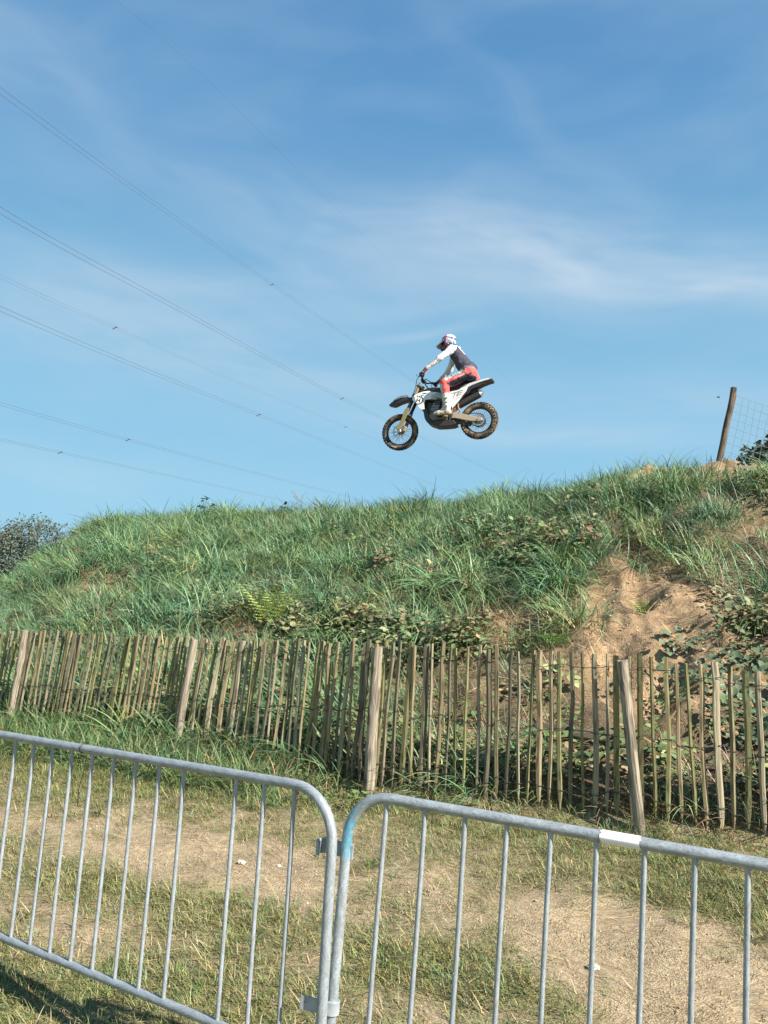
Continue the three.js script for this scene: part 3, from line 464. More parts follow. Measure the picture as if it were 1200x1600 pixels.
function barrier(P0, dir, len, bars, railY, lowY, cr, o) {
  const B = new THREE.Group(), y0 = height(P0[0] + dir[0] * len * 0.5, P0[1] + dir[1] * len * 0.5);
  B.position.set(P0[0], o.lift ?? 0, P0[1]); B.rotation.order = 'YXZ'; B.rotation.y = Math.atan2(-dir[1], dir[0]); B.rotation.z = o.tilt ?? 0;
  const pts = [[0, y0 + 0.02, 0]]; for (let k = 1; k < 8; k++) pts.push([0, lerp(y0, railY - cr, k / 8), 0]);
  for (let k = 0; k <= 8; k++) { const a = (k / 8) * Math.PI / 2; pts.push([cr - cr * Math.cos(a), railY - cr + cr * Math.sin(a), 0]); }
  for (let k = 1; k < 20; k++) pts.push([lerp(cr, len - cr, k / 20), railY, 0]);
  for (let k = 0; k <= 8; k++) { const a = (k / 8) * Math.PI / 2; pts.push([len - cr + cr * Math.sin(a), railY - cr + cr * Math.cos(a), 0]); }
  for (let k = 1; k <= 8; k++) pts.push([len, lerp(railY - cr, y0 + 0.02, k / 8), 0]);
  const fg = tint(metresUV(tube(pts, 0.0178, 260, 14), 16), o.paint ?? white3);
  part(B, 'frame', fg, zinc);
  part(B, 'lower_rail', tint(metresUV(tube([[0.012, lowY, 0], [len / 2, lowY, 0], [len - 0.012, lowY, 0]], 0.0165, 30, 12), 8), white3), zinc);
  const barGeos = [0, 1].map((k) => { const h = railY - lowY; return tint(metresUV(tube([[0, 0, 0], [0.0015 * (k ? 1 : -1), h * 0.5, 0.001], [0, h, 0]], 0.0082, 8, 10), 4), white3); });
  bars.forEach((t, i) => { const m = part(B, 'bar', barGeos[i % 2], zinc); m.position.set(t, lowY, 0); m.rotation.y = i * 1.3; });
  for (const t of [0.0, len]) { const f = part(B, 'foot', tint(join([rod([t, y0 + 0.045, -0.3], [t, y0 + 0.045, 0.3], 0.016), rod([t, y0 + 0.045, 0.3], [t, y0 + 0.0, 0.34], 0.016), rod([t, y0 + 0.045, -0.3], [t, y0 + 0.0, -0.34], 0.016)]), white3), zinc); f.userData = {}; }
  return B;
}
{
  const q = rng32(5);
  const barsL = []; for (let k = 0; k < 17; k++) { if (k === 3) continue; barsL.push(0.174 + 0.1372 * k); }
  const L = barrier([-0.116, -2.84], [-0.8346, -0.551], 2.5, barsL, 1.135, 0.295, 0.17, {});
  top(L, 'crowd_barrier', 'galvanised crowd barrier with one missing bar and a wire tied to its rail', 'barrier', { group: 'linked crowd barriers' });
  const blue = (x, y, z) => { const d = ss(0.05, 0.02, x) * ss(0.908, 0.916, y + 0.012 * n3(x * 60, 1, z * 60)) * ss(1.09, 1.0, y + 0.05 * n3(x * 30, y * 22, z * 30)), k = clamp(d * (1.25 + 1.2 * n3(x * 40, y * 26, z * 40)), 0, 1), b2 = ss(0.2, 0.05, x) * ss(1.0, 1.07, y) * clamp(0.1 + n3(x * 30, y * 30, z * 30 + 4), 0, 0.6) * ss(0.012, -0.004, z - 0.003); const t = Math.max(k, b2); return [lerp(1, 0.42, t), lerp(1, 0.95, t), lerp(1, 1.2, t)]; };
  const barsR = []; for (let k = 0; k < 17; k++) barsR.push(0.134 + 0.1365 * k);
  const Rb = barrier([-0.1, -2.868], [0.911, 0.413], 2.5, barsR, 1.118, 0.275, 0.145, { paint: blue, tilt: -0.038, lift: 0.016 });
  top(Rb, 'crowd_barrier', 'galvanised crowd barrier with white tape on its rail and blue paint on its upright', 'barrier', { group: 'linked crowd barriers' });
  { const g = new THREE.CylinderGeometry(0.0192, 0.0192, 0.112, 18, 6, true), p = g.attributes.position; for (let i = 0; i < p.count; i++) { const y = p.getY(i); p.setXYZ(i, p.getX(i) * (1 + 0.02 * n3(p.getX(i) * 90, y * 60, 1)), y + (Math.abs(y) > 0.05 ? 0.004 * n3(p.getX(i) * 120, y, p.getZ(i) * 120) : 0), p.getZ(i)); } g.rotateZ(Math.PI / 2); g.translate(0.886, 1.118, 0); g.computeVertexNormals(); part(Rb, 'white_tape', g, std(lin(0.8, 0.8, 0.78), 0.55)).userData.label = 'band of white tape round the top rail'; }
  // straps that hook the two barriers together, welded to the second barrier's upright
  const strap = (pts, y, h) => { const sh = new THREE.Shape(); const n = pts.length, th = 0.003; const off = pts.map((p, i) => { const a = pts[Math.max(0, i - 1)], b = pts[Math.min(n - 1, i + 1)], dx = b[0] - a[0], dz = b[1] - a[1], l = Math.hypot(dx, dz); return [-dz / l * th, dx / l * th]; }); pts.forEach((p, i) => (i ? sh.lineTo(p[0] + off[i][0], p[1] + off[i][1]) : sh.moveTo(p[0] + off[i][0], p[1] + off[i][1]))); for (let i = n - 1; i >= 0; i--) sh.lineTo(pts[i][0] - off[i][0], pts[i][1] - off[i][1]); const g = new THREE.ExtrudeGeometry(sh, { depth: h, bevelEnabled: true, bevelSize: 0.001, bevelThickness: 0.001, bevelSegments: 1 }); g.rotateX(Math.PI / 2); return tint(g.translate(0, y + h / 2, 0), white3); };
  const arc = (cx, cz, r, a0, a1, n = 8) => Array.from({ length: n + 1 }, (_, i) => { const a = (a0 + (a1 - a0) * i / n) * D2R; return [cx + r * Math.cos(a), cz + r * Math.sin(a)]; });
  part(Rb, 'hook_strap', strap([...arc(0, 0, 0.021, 0, -90), [-0.05, -0.024], [-0.082, -0.026], ...arc(-0.083, -0.002, 0.025, -90, -250)], 0.925, 0.046), zinc);
  part(Rb, 'hook_strap', strap([...arc(0, 0, 0.021, -40, 90), [-0.05, 0.024], [-0.1, 0.03]], 0.445, 0.04), zinc);
  // thin wire knotted round the first barrier's rail, its end hanging down
  const t = 1.335, wp = []; for (let k = 0; k <= 30; k++) { const a = k / 30 * Math.PI * 4.2; wp.push([-0.006 + 0.012 * k / 30, Math.cos(a) * 0.0195, Math.sin(a) * 0.0195]); }
  wp.push([0.006, -0.03, 0.02], [0.0, -0.08, 0.014], [0.01, -0.17, 0.006], [0.012, -0.24, 0.01]);
  const w = new THREE.Mesh(tube(wp, 0.0016, 160, 5), std(lin(0.09, 0.085, 0.08), 0.5, { metalness: 0.5 })); w.position.set(-0.116 - 0.8346 * t, 1.135, -2.84 - 0.551 * t); w.rotation.y = L.rotation.y; w.castShadow = true;
  top(w, 'tie_wire', 'thin dark wire knotted round the barrier rail with its end hanging', 'wire');
}

// ---------------------------------------------------------------- leaning post with wire netting on the crest
{
  const G = new THREE.Group(), px = 5.44, pz = -12.93, y0 = height(px, pz); G.position.set(px, y0, pz);
  const L = 6.36 - y0 + 0.3, post = part(G, 'post', postGeo(41, L, 0.05, 0.01), darkPostMat); post.position.set(-0.08, -0.3, 0); post.rotation.set(0, 0, -0.215);
  const b2 = part(G, 'post', postGeo(43, L, 0.05, 0.01), darkPostMat); b2.position.set(2.6, -0.62, -0.9); b2.rotation.set(0, 0.9, -0.06);
  const wm = std(lin(0.22, 0.24, 0.25), 0.5, { metalness: 0.6 }), up = V3(0.215, 1, 0).normalize(), dir = V3(2.62, -0.34, -0.9).normalize(), o = V3(0.0, 0.05, 0.045), at = (a, b) => o.clone().addScaledVector(dir, a).addScaledVector(up, b);
  const top_ = 6.22 - y0 - 0.05, H = [];
  for (let b = top_; b > -0.2; b -= 0.142) part(G, 'wire', new THREE.TubeGeometry(new THREE.CatmullRomCurve3([0, 0.5, 1, 1.5, 2, 2.78].map((a) => at(a, b - 0.012 * Math.sin(a * 2.2) + 0.006 * Math.sin(a * 9 + b * 20)))), 24, 0.0035, 4), wm);
  for (let a = 0.05; a < 2.75; a += 0.142) part(G, 'wire', new THREE.TubeGeometry(new THREE.CatmullRomCurve3([0, 0.35, 0.7, 1].map((t) => at(a + 0.008 * Math.sin(t * 7 + a * 9), lerp(-0.2, top_, t)))), 12, 0.003, 4), wm);
  part(G, 'staple', new THREE.TorusGeometry(0.014, 0.004, 5, 8, 3.14).translate(0.075, top_ - 0.02, 0.06), wm);
  part(G, 'insulator', box(0.05, 0.022, 0.022, 0.06, top_ - 0.03, 0, 0.008).translate(0.02, 0, 0.0), std(lin(0.03, 0.03, 0.03), 0.6));
  top(G, 'netting_fence', 'leaning round timber post with square wire netting on the soil crest', 'fence');
}

// ---------------------------------------------------------------- bushes and trees beyond
function leafyCrown(seed, n, blobs, size, cols) {
  const q = rng32(seed), P = [], C = [], I = []; const tot = blobs.reduce((s, b) => s + b[3] * b[3], 0);
  for (let k = 0; k < n; k++) {
    let w = q() * tot, b = blobs[0]; for (const c of blobs) { w -= c[3] * c[3]; if (w <= 0) { b = c; break; } }
    const th = q() * 6.283, ph = Math.acos(2 * q() - 1), r = b[3] * (0.5 + 0.5 * Math.pow(q(), 0.5)), dx = Math.sin(ph) * Math.cos(th), dy = Math.cos(ph), dz = Math.sin(ph) * Math.sin(th);
    const nn = 1 + 0.28 * n3(dx * 2.5 + b[0], dy * 2.5 + b[1], dz * 2.5), x = b[0] + dx * r * nn, y = b[1] + dy * r * nn * 0.9, z = b[2] + dz * r * nn;
    if (n3(x * 1.6 + seed, y * 1.6, z * 1.6) < -0.42) continue;
    const s = size * (0.6 + 0.8 * q()), a = V3(q() - 0.5, q() - 0.5, q() - 0.5).normalize(), c = V3(q() - 0.5, q() - 0.5, q() - 0.5).cross(a).normalize(), e = P.length / 3, t = cols[Math.floor(q() * cols.length)], g = 0.75 + 0.5 * q();
    P.push(x - a.x * s, y - a.y * s, z - a.z * s, x + c.x * s * 0.5, y + c.y * s * 0.5, z + c.z * s * 0.5, x + a.x * s, y + a.y * s, z + a.z * s, x - c.x * s * 0.5, y - c.y * s * 0.5, z - c.z * s * 0.5);
    for (let j = 0; j < 4; j++) C.push(t[0] * g, t[1] * g, t[2] * g);
    I.push(e, e + 1, e + 2, e, e + 2, e + 3);
  }
  const g = new THREE.BufferGeometry(); g.setAttribute('position', new THREE.Float32BufferAttribute(P, 3)); g.setAttribute('color', new THREE.Float32BufferAttribute(C, 3)); g.setIndex(I); g.computeVertexNormals(); return g;
}
const barkMat = std(lin(0.1, 0.08, 0.06), 0.9);
function bush(name, x, z, blobs, n, size, cols, label, cat, seed, group) {
  const G = new THREE.Group(), y0 = height(x, z), q = rng32(seed + 1); G.position.set(x, y0, z);
  const limbs = [tube([[0, -0.2, 0], [0.05, 1, 0], [0, blobs[0][1] * 0.9, 0]], 0.13, 12, 7)];
  for (const b of blobs) limbs.push(tube([[0, 0.3 + 0.6 * q(), 0], [b[0] * 0.4, b[1] * 0.6, b[2] * 0.4], [b[0], b[1], b[2]], [b[0] * 1.2 + 0.2, b[1] + b[3] * 0.8, b[2]]], 0.045, 14, 5));
  part(G, 'trunk', join(limbs), barkMat);
  part(G, 'crown', leafyCrown(seed, n, blobs, size, cols), treeLeafMat);
  return top(G, name, label, cat, group ? { group } : {});
}
const hedgeCols = [[0.085, 0.115, 0.08], [0.1, 0.13, 0.085], [0.07, 0.095, 0.075], [0.13, 0.14, 0.1]];
const hg = 'thorn trees beyond the far end of the bank';
bush('thorn_tree', -20.6, -39.5, [[0, 6.1, 0, 1.9], [-1.4, 5.2, 0, 1.9], [1.5, 5.2, 0.3, 1.8], [0, 3.4, 0, 2.2]], 34000, 0.062, hedgeCols, 'dense thorn tree cut off at the picture edge beyond the bank', 'tree', 801, hg);
bush('thorn_tree', -16.9, -39, [[0, 6.0, 0, 1.8], [-1.2, 5.4, 0.5, 1.8], [1.4, 5.2, 0, 1.7], [0, 3.4, 0, 2.2]], 34000, 0.062, hedgeCols, 'tall grey green thorn tree behind the low end of the bank', 'tree', 811, hg);
bush('thorn_tree', -14.2, -40, [[0, 5.6, 0, 1.5], [0.9, 4.8, 0.4, 1.2], [-1.1, 5.2, 0, 1.6], [0, 3.4, 0, 1.9]], 30000, 0.062, hedgeCols, 'thorn tree nearest the sandy gap in the bank', 'tree', 821, hg);
bush('broadleaf_bush', 10.0, -18.6, [[0.1, 3.1, 0, 1.45], [-1.0, 2.9, 0.2, 0.95], [1.5, 3.5, 0, 1.5], [0, 1.2, 0, 1.7], [-0.5, 3.1, 0.2, 0.8]], 16000, 0.08, [[0.035, 0.06, 0.035], [0.05, 0.08, 0.045], [0.03, 0.045, 0.03], [0.075, 0.1, 0.06]], 'dark leafy bush behind the wire netting on the crest', 'bush', 831);

// ---------------------------------------------------------------- overhead power lines
{
  const cableMat = std(lin(0.1, 0.09, 0.1), 0.7), spacerMat = std(lin(0.14, 0.14, 0.15), 0.6);
  const lines = [
    ['upper twin power cable that passes behind the rider and handlebar', [[-23.9, 29.9, -33.6], [-25.2, 34.8, -44.9], [-25.8, 44.7, -71.6], [-19.2, 57.2, -117.1], [-1.7, 64.2, -166.7], [15.6, 68.4, -206.5]], 0.42, [3], 0.017],
    ['middle twin power cable that passes behind the front wheel', [[-24.8, 25.3, -36.4], [-24.8, 27.5, -46.2], [-22.1, 34.6, -75.4], [-7.7, 41.9, -124.9], [20.5, 47.3, -184.9], [47.4, 47.6, -225.4]], 0.46, [3], 0.02],
    ['lower twin power cable that sinks behind the grassy crest under the bike', [[-27.6, 21.7, -42.1], [-27.0, 23.5, -52.0], [-24.6, 27.1, -71.7], [-17.8, 32.9, -106.2], [-0.5, 37.4, -151.1], [26.6, 41.1, -206.3]], 0.46, [3], 0.019],
    ['faint twin power cable between the middle and the lower ones', [[-34.4, 29.8, -56.0], [-33.9, 33.2, -70.6], [-32.9, 37.9, -90.1], [-27.0, 44.4, -124.5], [-9.3, 49.8, -169.2], [16.9, 51.9, -214.5]], 0.4, [2, 4], 0.012],
    ['low twin power cable nearing the crest by the dry stalks', [[-36.3, 20.2, -57.6], [-36.3, 22.7, -72.4], [-33.9, 27.4, -102.1], [-19.4, 34.4, -156.7], [3.1, 37.3, -196.8]], 0.46, [2], 0.019],
    ['lowest twin power cable just above the far end of the bank', [[-42.2, 19.7, -67.9], [-43.4, 23.0, -87.6], [-42.6, 25.3, -102.4], [-28.6, 33.6, -167.0], [-12.7, 35.7, -197.1]], 0.46, [2], 0.019],
    ['highest faint earth wire crossing the top of the sky', [[-17.3, 34.7, -34.8], [-17.8, 45.5, -53.2], [-10.6, 62.9, -100.9], [1.9, 70.5, -140.2], [12.1, 75.9, -169.7], [36.2, 82.8, -229.4]], 0, [], 0.0075],
  ];
  for (const [label, pts, gap, sp, r] of lines) {
    const G = new THREE.Group(), ps = pts.map((p) => V3(...p)), o = ps[0].clone(); G.position.copy(o); ps.forEach((p) => p.sub(o));
    const d = ps[ps.length - 1].clone().sub(ps[0]), side = V3(-d.z, 0, d.x).normalize().add(V3(0, 0.35, 0)).normalize();
    for (const s of gap ? [-0.5, 0.5] : [0]) part(G, 'cable', new THREE.TubeGeometry(new THREE.CatmullRomCurve3(ps.map((p) => p.clone().addScaledVector(side, s * gap))), 90, r * 0.72, 5), cableMat);
    for (const i of sp) { const p = ps[i]; part(G, 'spacer', join([rod(p.clone().addScaledVector(side, -gap * 0.62).toArray(), p.clone().addScaledVector(side, gap * 0.62).toArray(), 0.05), new THREE.SphereGeometry(0.11, 8, 6).translate(...p.clone().addScaledVector(side, -gap * 0.55).toArray()), new THREE.SphereGeometry(0.11, 8, 6).translate(...p.clone().addScaledVector(side, gap * 0.55).toArray())]), spacerMat); }
    top(G, 'power_line', label, 'power line', { group: 'overhead power lines' });
  }
}

// ---------------------------------------------------------------- motocross bike in the air: x to the rear, y up, z to the bike's left side
const bikeAt = V3(0.954, 6.049, -14.142), bikeTurn = -19 * D2R;
const pDark = std(lin(0.02, 0.02, 0.022), 0.45), pBlack = std(lin(0.012, 0.012, 0.013), 0.55), alu = std(lin(0.42, 0.4, 0.37), 0.4, { metalness: 0.7 }), steel = std(lin(0.5, 0.5, 0.5), 0.35, { metalness: 0.8 });
const goldish = std(lin(0.34, 0.25, 0.11), 0.5, { metalness: 0.35 }), mudAlu = std(lin(0.36, 0.27, 0.17), 0.7, { metalness: 0.15 }), whitePlastic = std(lin(0.72, 0.71, 0.68), 0.4);
const vc = std(0xffffff, 0.75, { vertexColors: true });
{
  const B = new THREE.Group(); B.position.copy(bikeAt); B.rotation.y = bikeTurn;
  // ---- wheels
  function wheel(name, cx, cy, Rw, tr, rimR, mud, drive, seed) {
    const W = new THREE.Group(); W.name = name; W.position.set(cx, cy, 0); B.add(W);
    const soil = (x, y, z) => { const m = clamp(mud + 0.9 * n3(x * 7 + seed, y * 7, z * 14), 0, 1) * 0.9; return [lerp(0.022, 0.3, m), lerp(0.022, 0.2, m), lerp(0.024, 0.11, m)]; };
    const knobs = []; const n = 34;
    for (let i = 0; i < n; i++) { const a = (i / n) * 6.2832; for (const [zo, rr, da, tilt] of [[0, Rw - 0.008, 0, 0], [tr * 0.5, Rw - 0.015, 0.5, 0.4], [-tr * 0.5, Rw - 0.015, 0.5, -0.4], [tr * 0.86, Rw - 0.036, 0, 0.9], [-tr * 0.86, Rw - 0.036, 0, -0.9]]) { const g = new THREE.BoxGeometry(0.03, 0.026, tr * 0.42); g.rotateX(tilt); g.translate(0, rr, zo); g.rotateZ(a + da * 6.2832 / n); knobs.push(g); } }
    const t = new THREE.TorusGeometry(Rw - 0.012 - tr * 0.98, tr, 14, 72);
    part(W, 'tyre', tint(join([t, ...knobs]), soil), vc);
    part(W, 'rim', new THREE.LatheGeometry([[rimR - 0.022, -0.012], [rimR - 0.012, -0.026], [rimR + 0.008, -0.03], [rimR + 0.008, 0.03], [rimR - 0.012, 0.026], [rimR - 0.022, 0.012], [rimR - 0.022, -0.012]].map((p) => new THREE.Vector2(...p)), 64).rotateX(Math.PI / 2), pDark);
    const sp = []; for (let i = 0; i < 36; i++) { const a = (i / 36) * 6.2832, s = i % 2 ? 1 : -1, b = a + (i % 4 < 2 ? 0.42 : -0.42); sp.push(rod([Math.cos(b) * 0.035, Math.sin(b) * 0.035, s * 0.035], [Math.cos(a) * (rimR - 0.018), Math.sin(a) * (rimR - 0.018), 0], 0.0031, 0.0031, 5)); }
    part(W, 'spokes', join(sp), std(lin(0.1, 0.1, 0.11), 0.4, { metalness: 0.5 }));
    part(W, 'hub', join([new THREE.CylinderGeometry(0.024, 0.024, 0.12, 14).rotateX(Math.PI / 2), new THREE.CylinderGeometry(0.042, 0.042, 0.008, 18).rotateX(Math.PI / 2).translate(0, 0, 0.036), new THREE.CylinderGeometry(0.042, 0.042, 0.008, 18).rotateX(Math.PI / 2).translate(0, 0, -0.036), new THREE.CylinderGeometry(0.012, 0.012, 0.24, 10).rotateX(Math.PI / 2)]), alu);
    const ring = (ro, ri, th, z, wave, arms) => { const s = new THREE.Shape(); for (let i = 0; i <= 96; i++) { const a = i / 96 * 6.2832, r = ro + wave * (drive ? (i % 2 ? 1 : -1) : Math.sin(a * 8)); i ? s.lineTo(Math.cos(a) * r, Math.sin(a) * r) : s.moveTo(r, 0); } const h = new THREE.Path(); h.absarc(0, 0, ri, 0, 6.2832, true); s.holes.push(h); const out = [new THREE.ExtrudeGeometry(s, { depth: th, bevelEnabled: false }).translate(0, 0, z)]; for (let i = 0; i < arms; i++) { const a = i / arms * 6.2832; out.push(rod([Math.cos(a) * 0.035, Math.sin(a) * 0.035, z + th / 2], [Math.cos(a + 0.25) * ri, Math.sin(a + 0.25) * ri, z + th / 2], 0.008, 0.006, 6)); } return join(out); };
    if (drive) { part(W, 'sprocket', ring(0.118, 0.088, 0.006, 0.05, 0.004, 6), steel); part(W, 'brake_disc', ring(0.115, 0.09, 0.004, -0.06, 0.003, 5), steel); } else part(W, 'brake_disc', ring(0.128, 0.1, 0.004, 0.05, 0.003, 6), steel);
    return W;
  }
  const fw = wheel('front_wheel', -0.774, -0.398, 0.346, 0.043, 0.252, 0.12, false, 3);
  wheel('rear_wheel', 0.705, -0.24, 0.344, 0.05, 0.24, 0.48, true, 9);
  { // white moulded lettering on the lower front side wall
    const g = []; for (let k = 0; k < 4; k++) { const a = -2.02 + k * 0.085, r = 0.3; g.push(new THREE.BoxGeometry(0.016, 0.02, 0.003).rotateZ(a + 1.57).translate(Math.cos(a) * r, Math.sin(a) * r, 0.0445)); } part(fw, 'side_wall_lettering', join(g), std(lin(0.55, 0.54, 0.5), 0.6));
  }
  // ---- front end
  const head = [-0.405, 0.47], axle = [-0.774, -0.398], mid = [lerp(head[0], axle[0], 0.58), lerp(head[1], axle[1], 0.58)];
  for (const s of [1, -1]) {
    const leg = part(B, 'fork_leg', join([rod([head[0], head[1], s * 0.098], [lerp(head[0], axle[0], 0.28), lerp(head[1], axle[1], 0.28), s * 0.098], 0.027, 0.029, 12), rod([lerp(head[0], axle[0], 0.28), lerp(head[1], axle[1], 0.28), s * 0.098], [mid[0], mid[1], s * 0.098], 0.03, 0.03, 12)]), pBlack);
    part(leg, 'top_tube', rod([lerp(head[0], axle[0], -0.03), lerp(head[1], axle[1], -0.03), s * 0.098], [lerp(head[0], axle[0], 0.22), lerp(head[1], axle[1], 0.22), s * 0.098], 0.0295, 0.0295, 12), goldish);
    part(leg, 'stanchion', rod([mid[0], mid[1], s * 0.098], [axle[0] + 0.015, axle[1] + 0.03, s * 0.098], 0.024, 0.024, 12), steel);
    part(leg, 'fork_guard', slab(smoothPts([[mid[0] - 0.035, mid[1] + 0.03], [mid[0] + 0.03, mid[1] + 0.05], [lerp(mid[0], axle[0], 0.55) + 0.035, lerp(mid[1], axle[1], 0.55)], [axle[0] + 0.035, axle[1] + 0.015], [axle[0] - 0.03, axle[1] + 0.03], [lerp(mid[0], axle[0], 0.5) - 0.03, lerp(mid[1], axle[1], 0.5)]], 4), 0.02, s * 0.128, 0.004), goldish);
    part(leg, 'axle_lug', box(0.07, 0.075, 0.05, axle[0] + 0.012, axle[1] + 0.0, s * 0.1, 0.015, 0.3), alu);
  }
  part(B, 'brake_caliper', box(0.06, 0.1, 0.045, -0.665, -0.36, 0.075, 0.014, -0.35), mudAlu);
  part(B, 'triple_clamp', join([box(0.09, 0.04, 0.26, -0.42, 0.43, 0, 0.012, -0.4), box(0.1, 0.045, 0.25, -0.49, 0.26, 0, 0.012, -0.4), rod([-0.4, 0.45, 0], [-0.47, 0.25, 0], 0.03)]), pDark);
  const fd = slab(smoothPts([[-1.0, 0.122], [-0.91, 0.208], [-0.78, 0.262], [-0.57, 0.272], [-0.44, 0.262], [-0.44, 0.243], [-0.56, 0.246], [-0.68, 0.23], [-0.82, 0.185], [-0.93, 0.128]], 5), 0.17, 0, 0.006);
  { const p = fd.attributes.position; for (let i = 0; i < p.count; i++) { const z = p.getZ(i), k = Math.abs(z) / 0.085; p.setY(i, p.getY(i) - 0.045 * k * k * ss(-1.02, -0.85, p.getX(i)) * ss(-0.44, -0.56, p.getX(i))); p.setZ(i, z * (0.45 + 0.55 * ss(-1.03, -0.86, p.getX(i)))); } fd.computeVertexNormals(); }
  const ff = part(B, 'front_fender', fd, std(lin(0.03, 0.026, 0.038), 0.4));
  { const g = slab(smoothPts([[-0.93, 0.204], [-0.86, 0.256], [-0.78, 0.288], [-0.66, 0.292], [-0.66, 0.27], [-0.78, 0.258], [-0.86, 0.228]], 4), 0.1, 0, 0.004); part(ff, 'white_top_panel', g, whitePlastic); }
  // handlebar, controls
  const hb = [[-0.305, 0.555, 0.4], [-0.315, 0.56, 0.24], [-0.375, 0.555, 0.12], [-0.385, 0.54, 0], [-0.36, 0.565, -0.12], [-0.255, 0.6, -0.24], [-0.23, 0.61, -0.4]];
  const bar = part(B, 'handlebar', tube(hb, 0.0135, 50, 10), pDark);
  part(bar, 'bar_pad', join([rod([-0.376, 0.567, 0.075], [-0.36, 0.57, -0.075], 0.028, 0.028, 10)]), pBlack);
  part(bar, 'grip', rod([-0.304, 0.555, 0.3], [-0.305, 0.555, 0.43], 0.019, 0.02, 10), pBlack); part(bar, 'grip', rod([-0.235, 0.608, -0.3], [-0.23, 0.61, -0.43], 0.019, 0.02, 10), pBlack);
  part(bar, 'clutch_lever', tube([[-0.325, 0.565, 0.27], [-0.36, 0.55, 0.3], [-0.378, 0.535, 0.38], [-0.37, 0.53, 0.45]], 0.007, 14, 6), steel);
  part(bar, 'brake_lever', tube([[-0.27, 0.6, -0.27], [-0.3, 0.59, -0.3], [-0.31, 0.575, -0.38], [-0.3, 0.57, -0.45]], 0.007, 14, 6), steel);
  part(bar, 'lever_perch', join([box(0.04, 0.035, 0.04, -0.32, 0.568, 0.25, 0.01), box(0.05, 0.04, 0.05, -0.262, 0.605, -0.25, 0.012)]), pDark);
  part(B, 'hoses', join([tube([[-0.32, 0.57, 0.26], [-0.44, 0.58, 0.15], [-0.5, 0.4, 0.08], [-0.6, 0.1, 0.11], [-0.7, -0.2, 0.12], [-0.69, -0.33, 0.09]], 0.006, 40, 5), tube([[-0.26, 0.6, -0.25], [-0.36, 0.64, -0.1], [-0.33, 0.5, 0.03], [-0.25, 0.38, 0.05]], 0.008, 24, 5), tube([[-0.3, 0.57, 0.24], [-0.36, 0.6, 0.1], [-0.3, 0.46, -0.02], [-0.2, 0.36, 0]], 0.008, 24, 5)]), pBlack);
  // ---- body work, with printed side graphics (flat print on the plastics)
  const cv = document.createElement('canvas'); cv.width = 512; cv.height = 512; const cx = cv.getContext('2d'), X0 = -0.56, X1 = 0.56, Y0 = -0.1, Y1 = 0.48;
  const px = (x) => ((x - X0) / (X1 - X0)) * 512, py = (y) => 512 - ((y - Y0) / (Y1 - Y0)) * 512, sx = 512 / (X1 - X0), sy = 512 / (Y1 - Y0);
  cx.fillStyle = '#e3e1dc'; cx.fillRect(0, 0, 512, 512);
  cx.fillStyle = '#a9adab'; cx.beginPath(); [[-0.17, 0.24], [-0.02, 0.31], [0.1, 0.31], [0.1, 0.16], [-0.17, 0.165]].forEach((p, i) => (i ? cx.lineTo(px(p[0]), py(p[1])) : cx.moveTo(px(p[0]), py(p[1])))); cx.fill(); // grey rear of the shroud
  cx.save(); cx.translate(px(-0.4), py(0.155)); cx.scale(sx, -sy); cx.strokeStyle = '#16161c'; cx.fillStyle = '#16161c'; // crowned H inside an open ring
  cx.lineWidth = 0.02; cx.beginPath(); cx.arc(0.004, -0.01, 0.076, 0.3 - Math.PI, 0.95); cx.stroke(); cx.rotate(-0.16);
  cx.fillRect(-0.04, -0.052, 0.02, 0.084); cx.fillRect(0.014, -0.052, 0.02, 0.084); cx.fillRect(-0.04, -0.018, 0.07, 0.018); cx.fillRect(-0.055, 0.05, 0.1, 0.016); for (const q of [-0.053, -0.012, 0.03]) cx.fillRect(q, 0.06, 0.015, 0.03); cx.restore();
  cx.save(); cx.translate(px(0.22), py(0.2)); cx.scale(sx, -sy); cx.strokeStyle = '#1a1a20'; cx.lineWidth = 0.011; cx.lineJoin = 'round'; // outlined slanted letters T E
  cx.beginPath(); cx.moveTo(0.0, 0.045); cx.lineTo(0.11, 0.075); cx.moveTo(0.06, 0.06); cx.lineTo(0.015, -0.05); cx.stroke(); cx.beginPath(); cx.moveTo(0.2, 0.1); cx.lineTo(0.12, 0.078); cx.lineTo(0.085, -0.005); cx.lineTo(0.165, 0.03); cx.moveTo(0.105, 0.04); cx.lineTo(0.18, 0.065); cx.stroke(); cx.lineWidth = 0.005; cx.strokeStyle = '#8b2f35'; cx.beginPath(); cx.moveTo(0.03, -0.08); cx.lineTo(0.15, -0.02); cx.stroke(); cx.strokeStyle = '#2a7f86'; cx.beginPath(); cx.moveTo(0.02, -0.11); cx.lineTo(0.1, -0.07); cx.stroke(); cx.restore();
  const print = new THREE.CanvasTexture(cv); print.colorSpace = THREE.SRGBColorSpace; print.flipY = true;
  const printed = new THREE.MeshStandardMaterial({ map: print, roughness: 0.38, side: THREE.DoubleSide });
  const printUV = (g) => { const p = g.attributes.position, uv = new Float32Array(p.count * 2); for (let i = 0; i < p.count; i++) { uv[i * 2] = (p.getX(i) - X0) / (X1 - X0); uv[i * 2 + 1] = (p.getY(i) - Y0) / (Y1 - Y0); } g.setAttribute('uv', new THREE.BufferAttribute(uv, 2)); return g; };
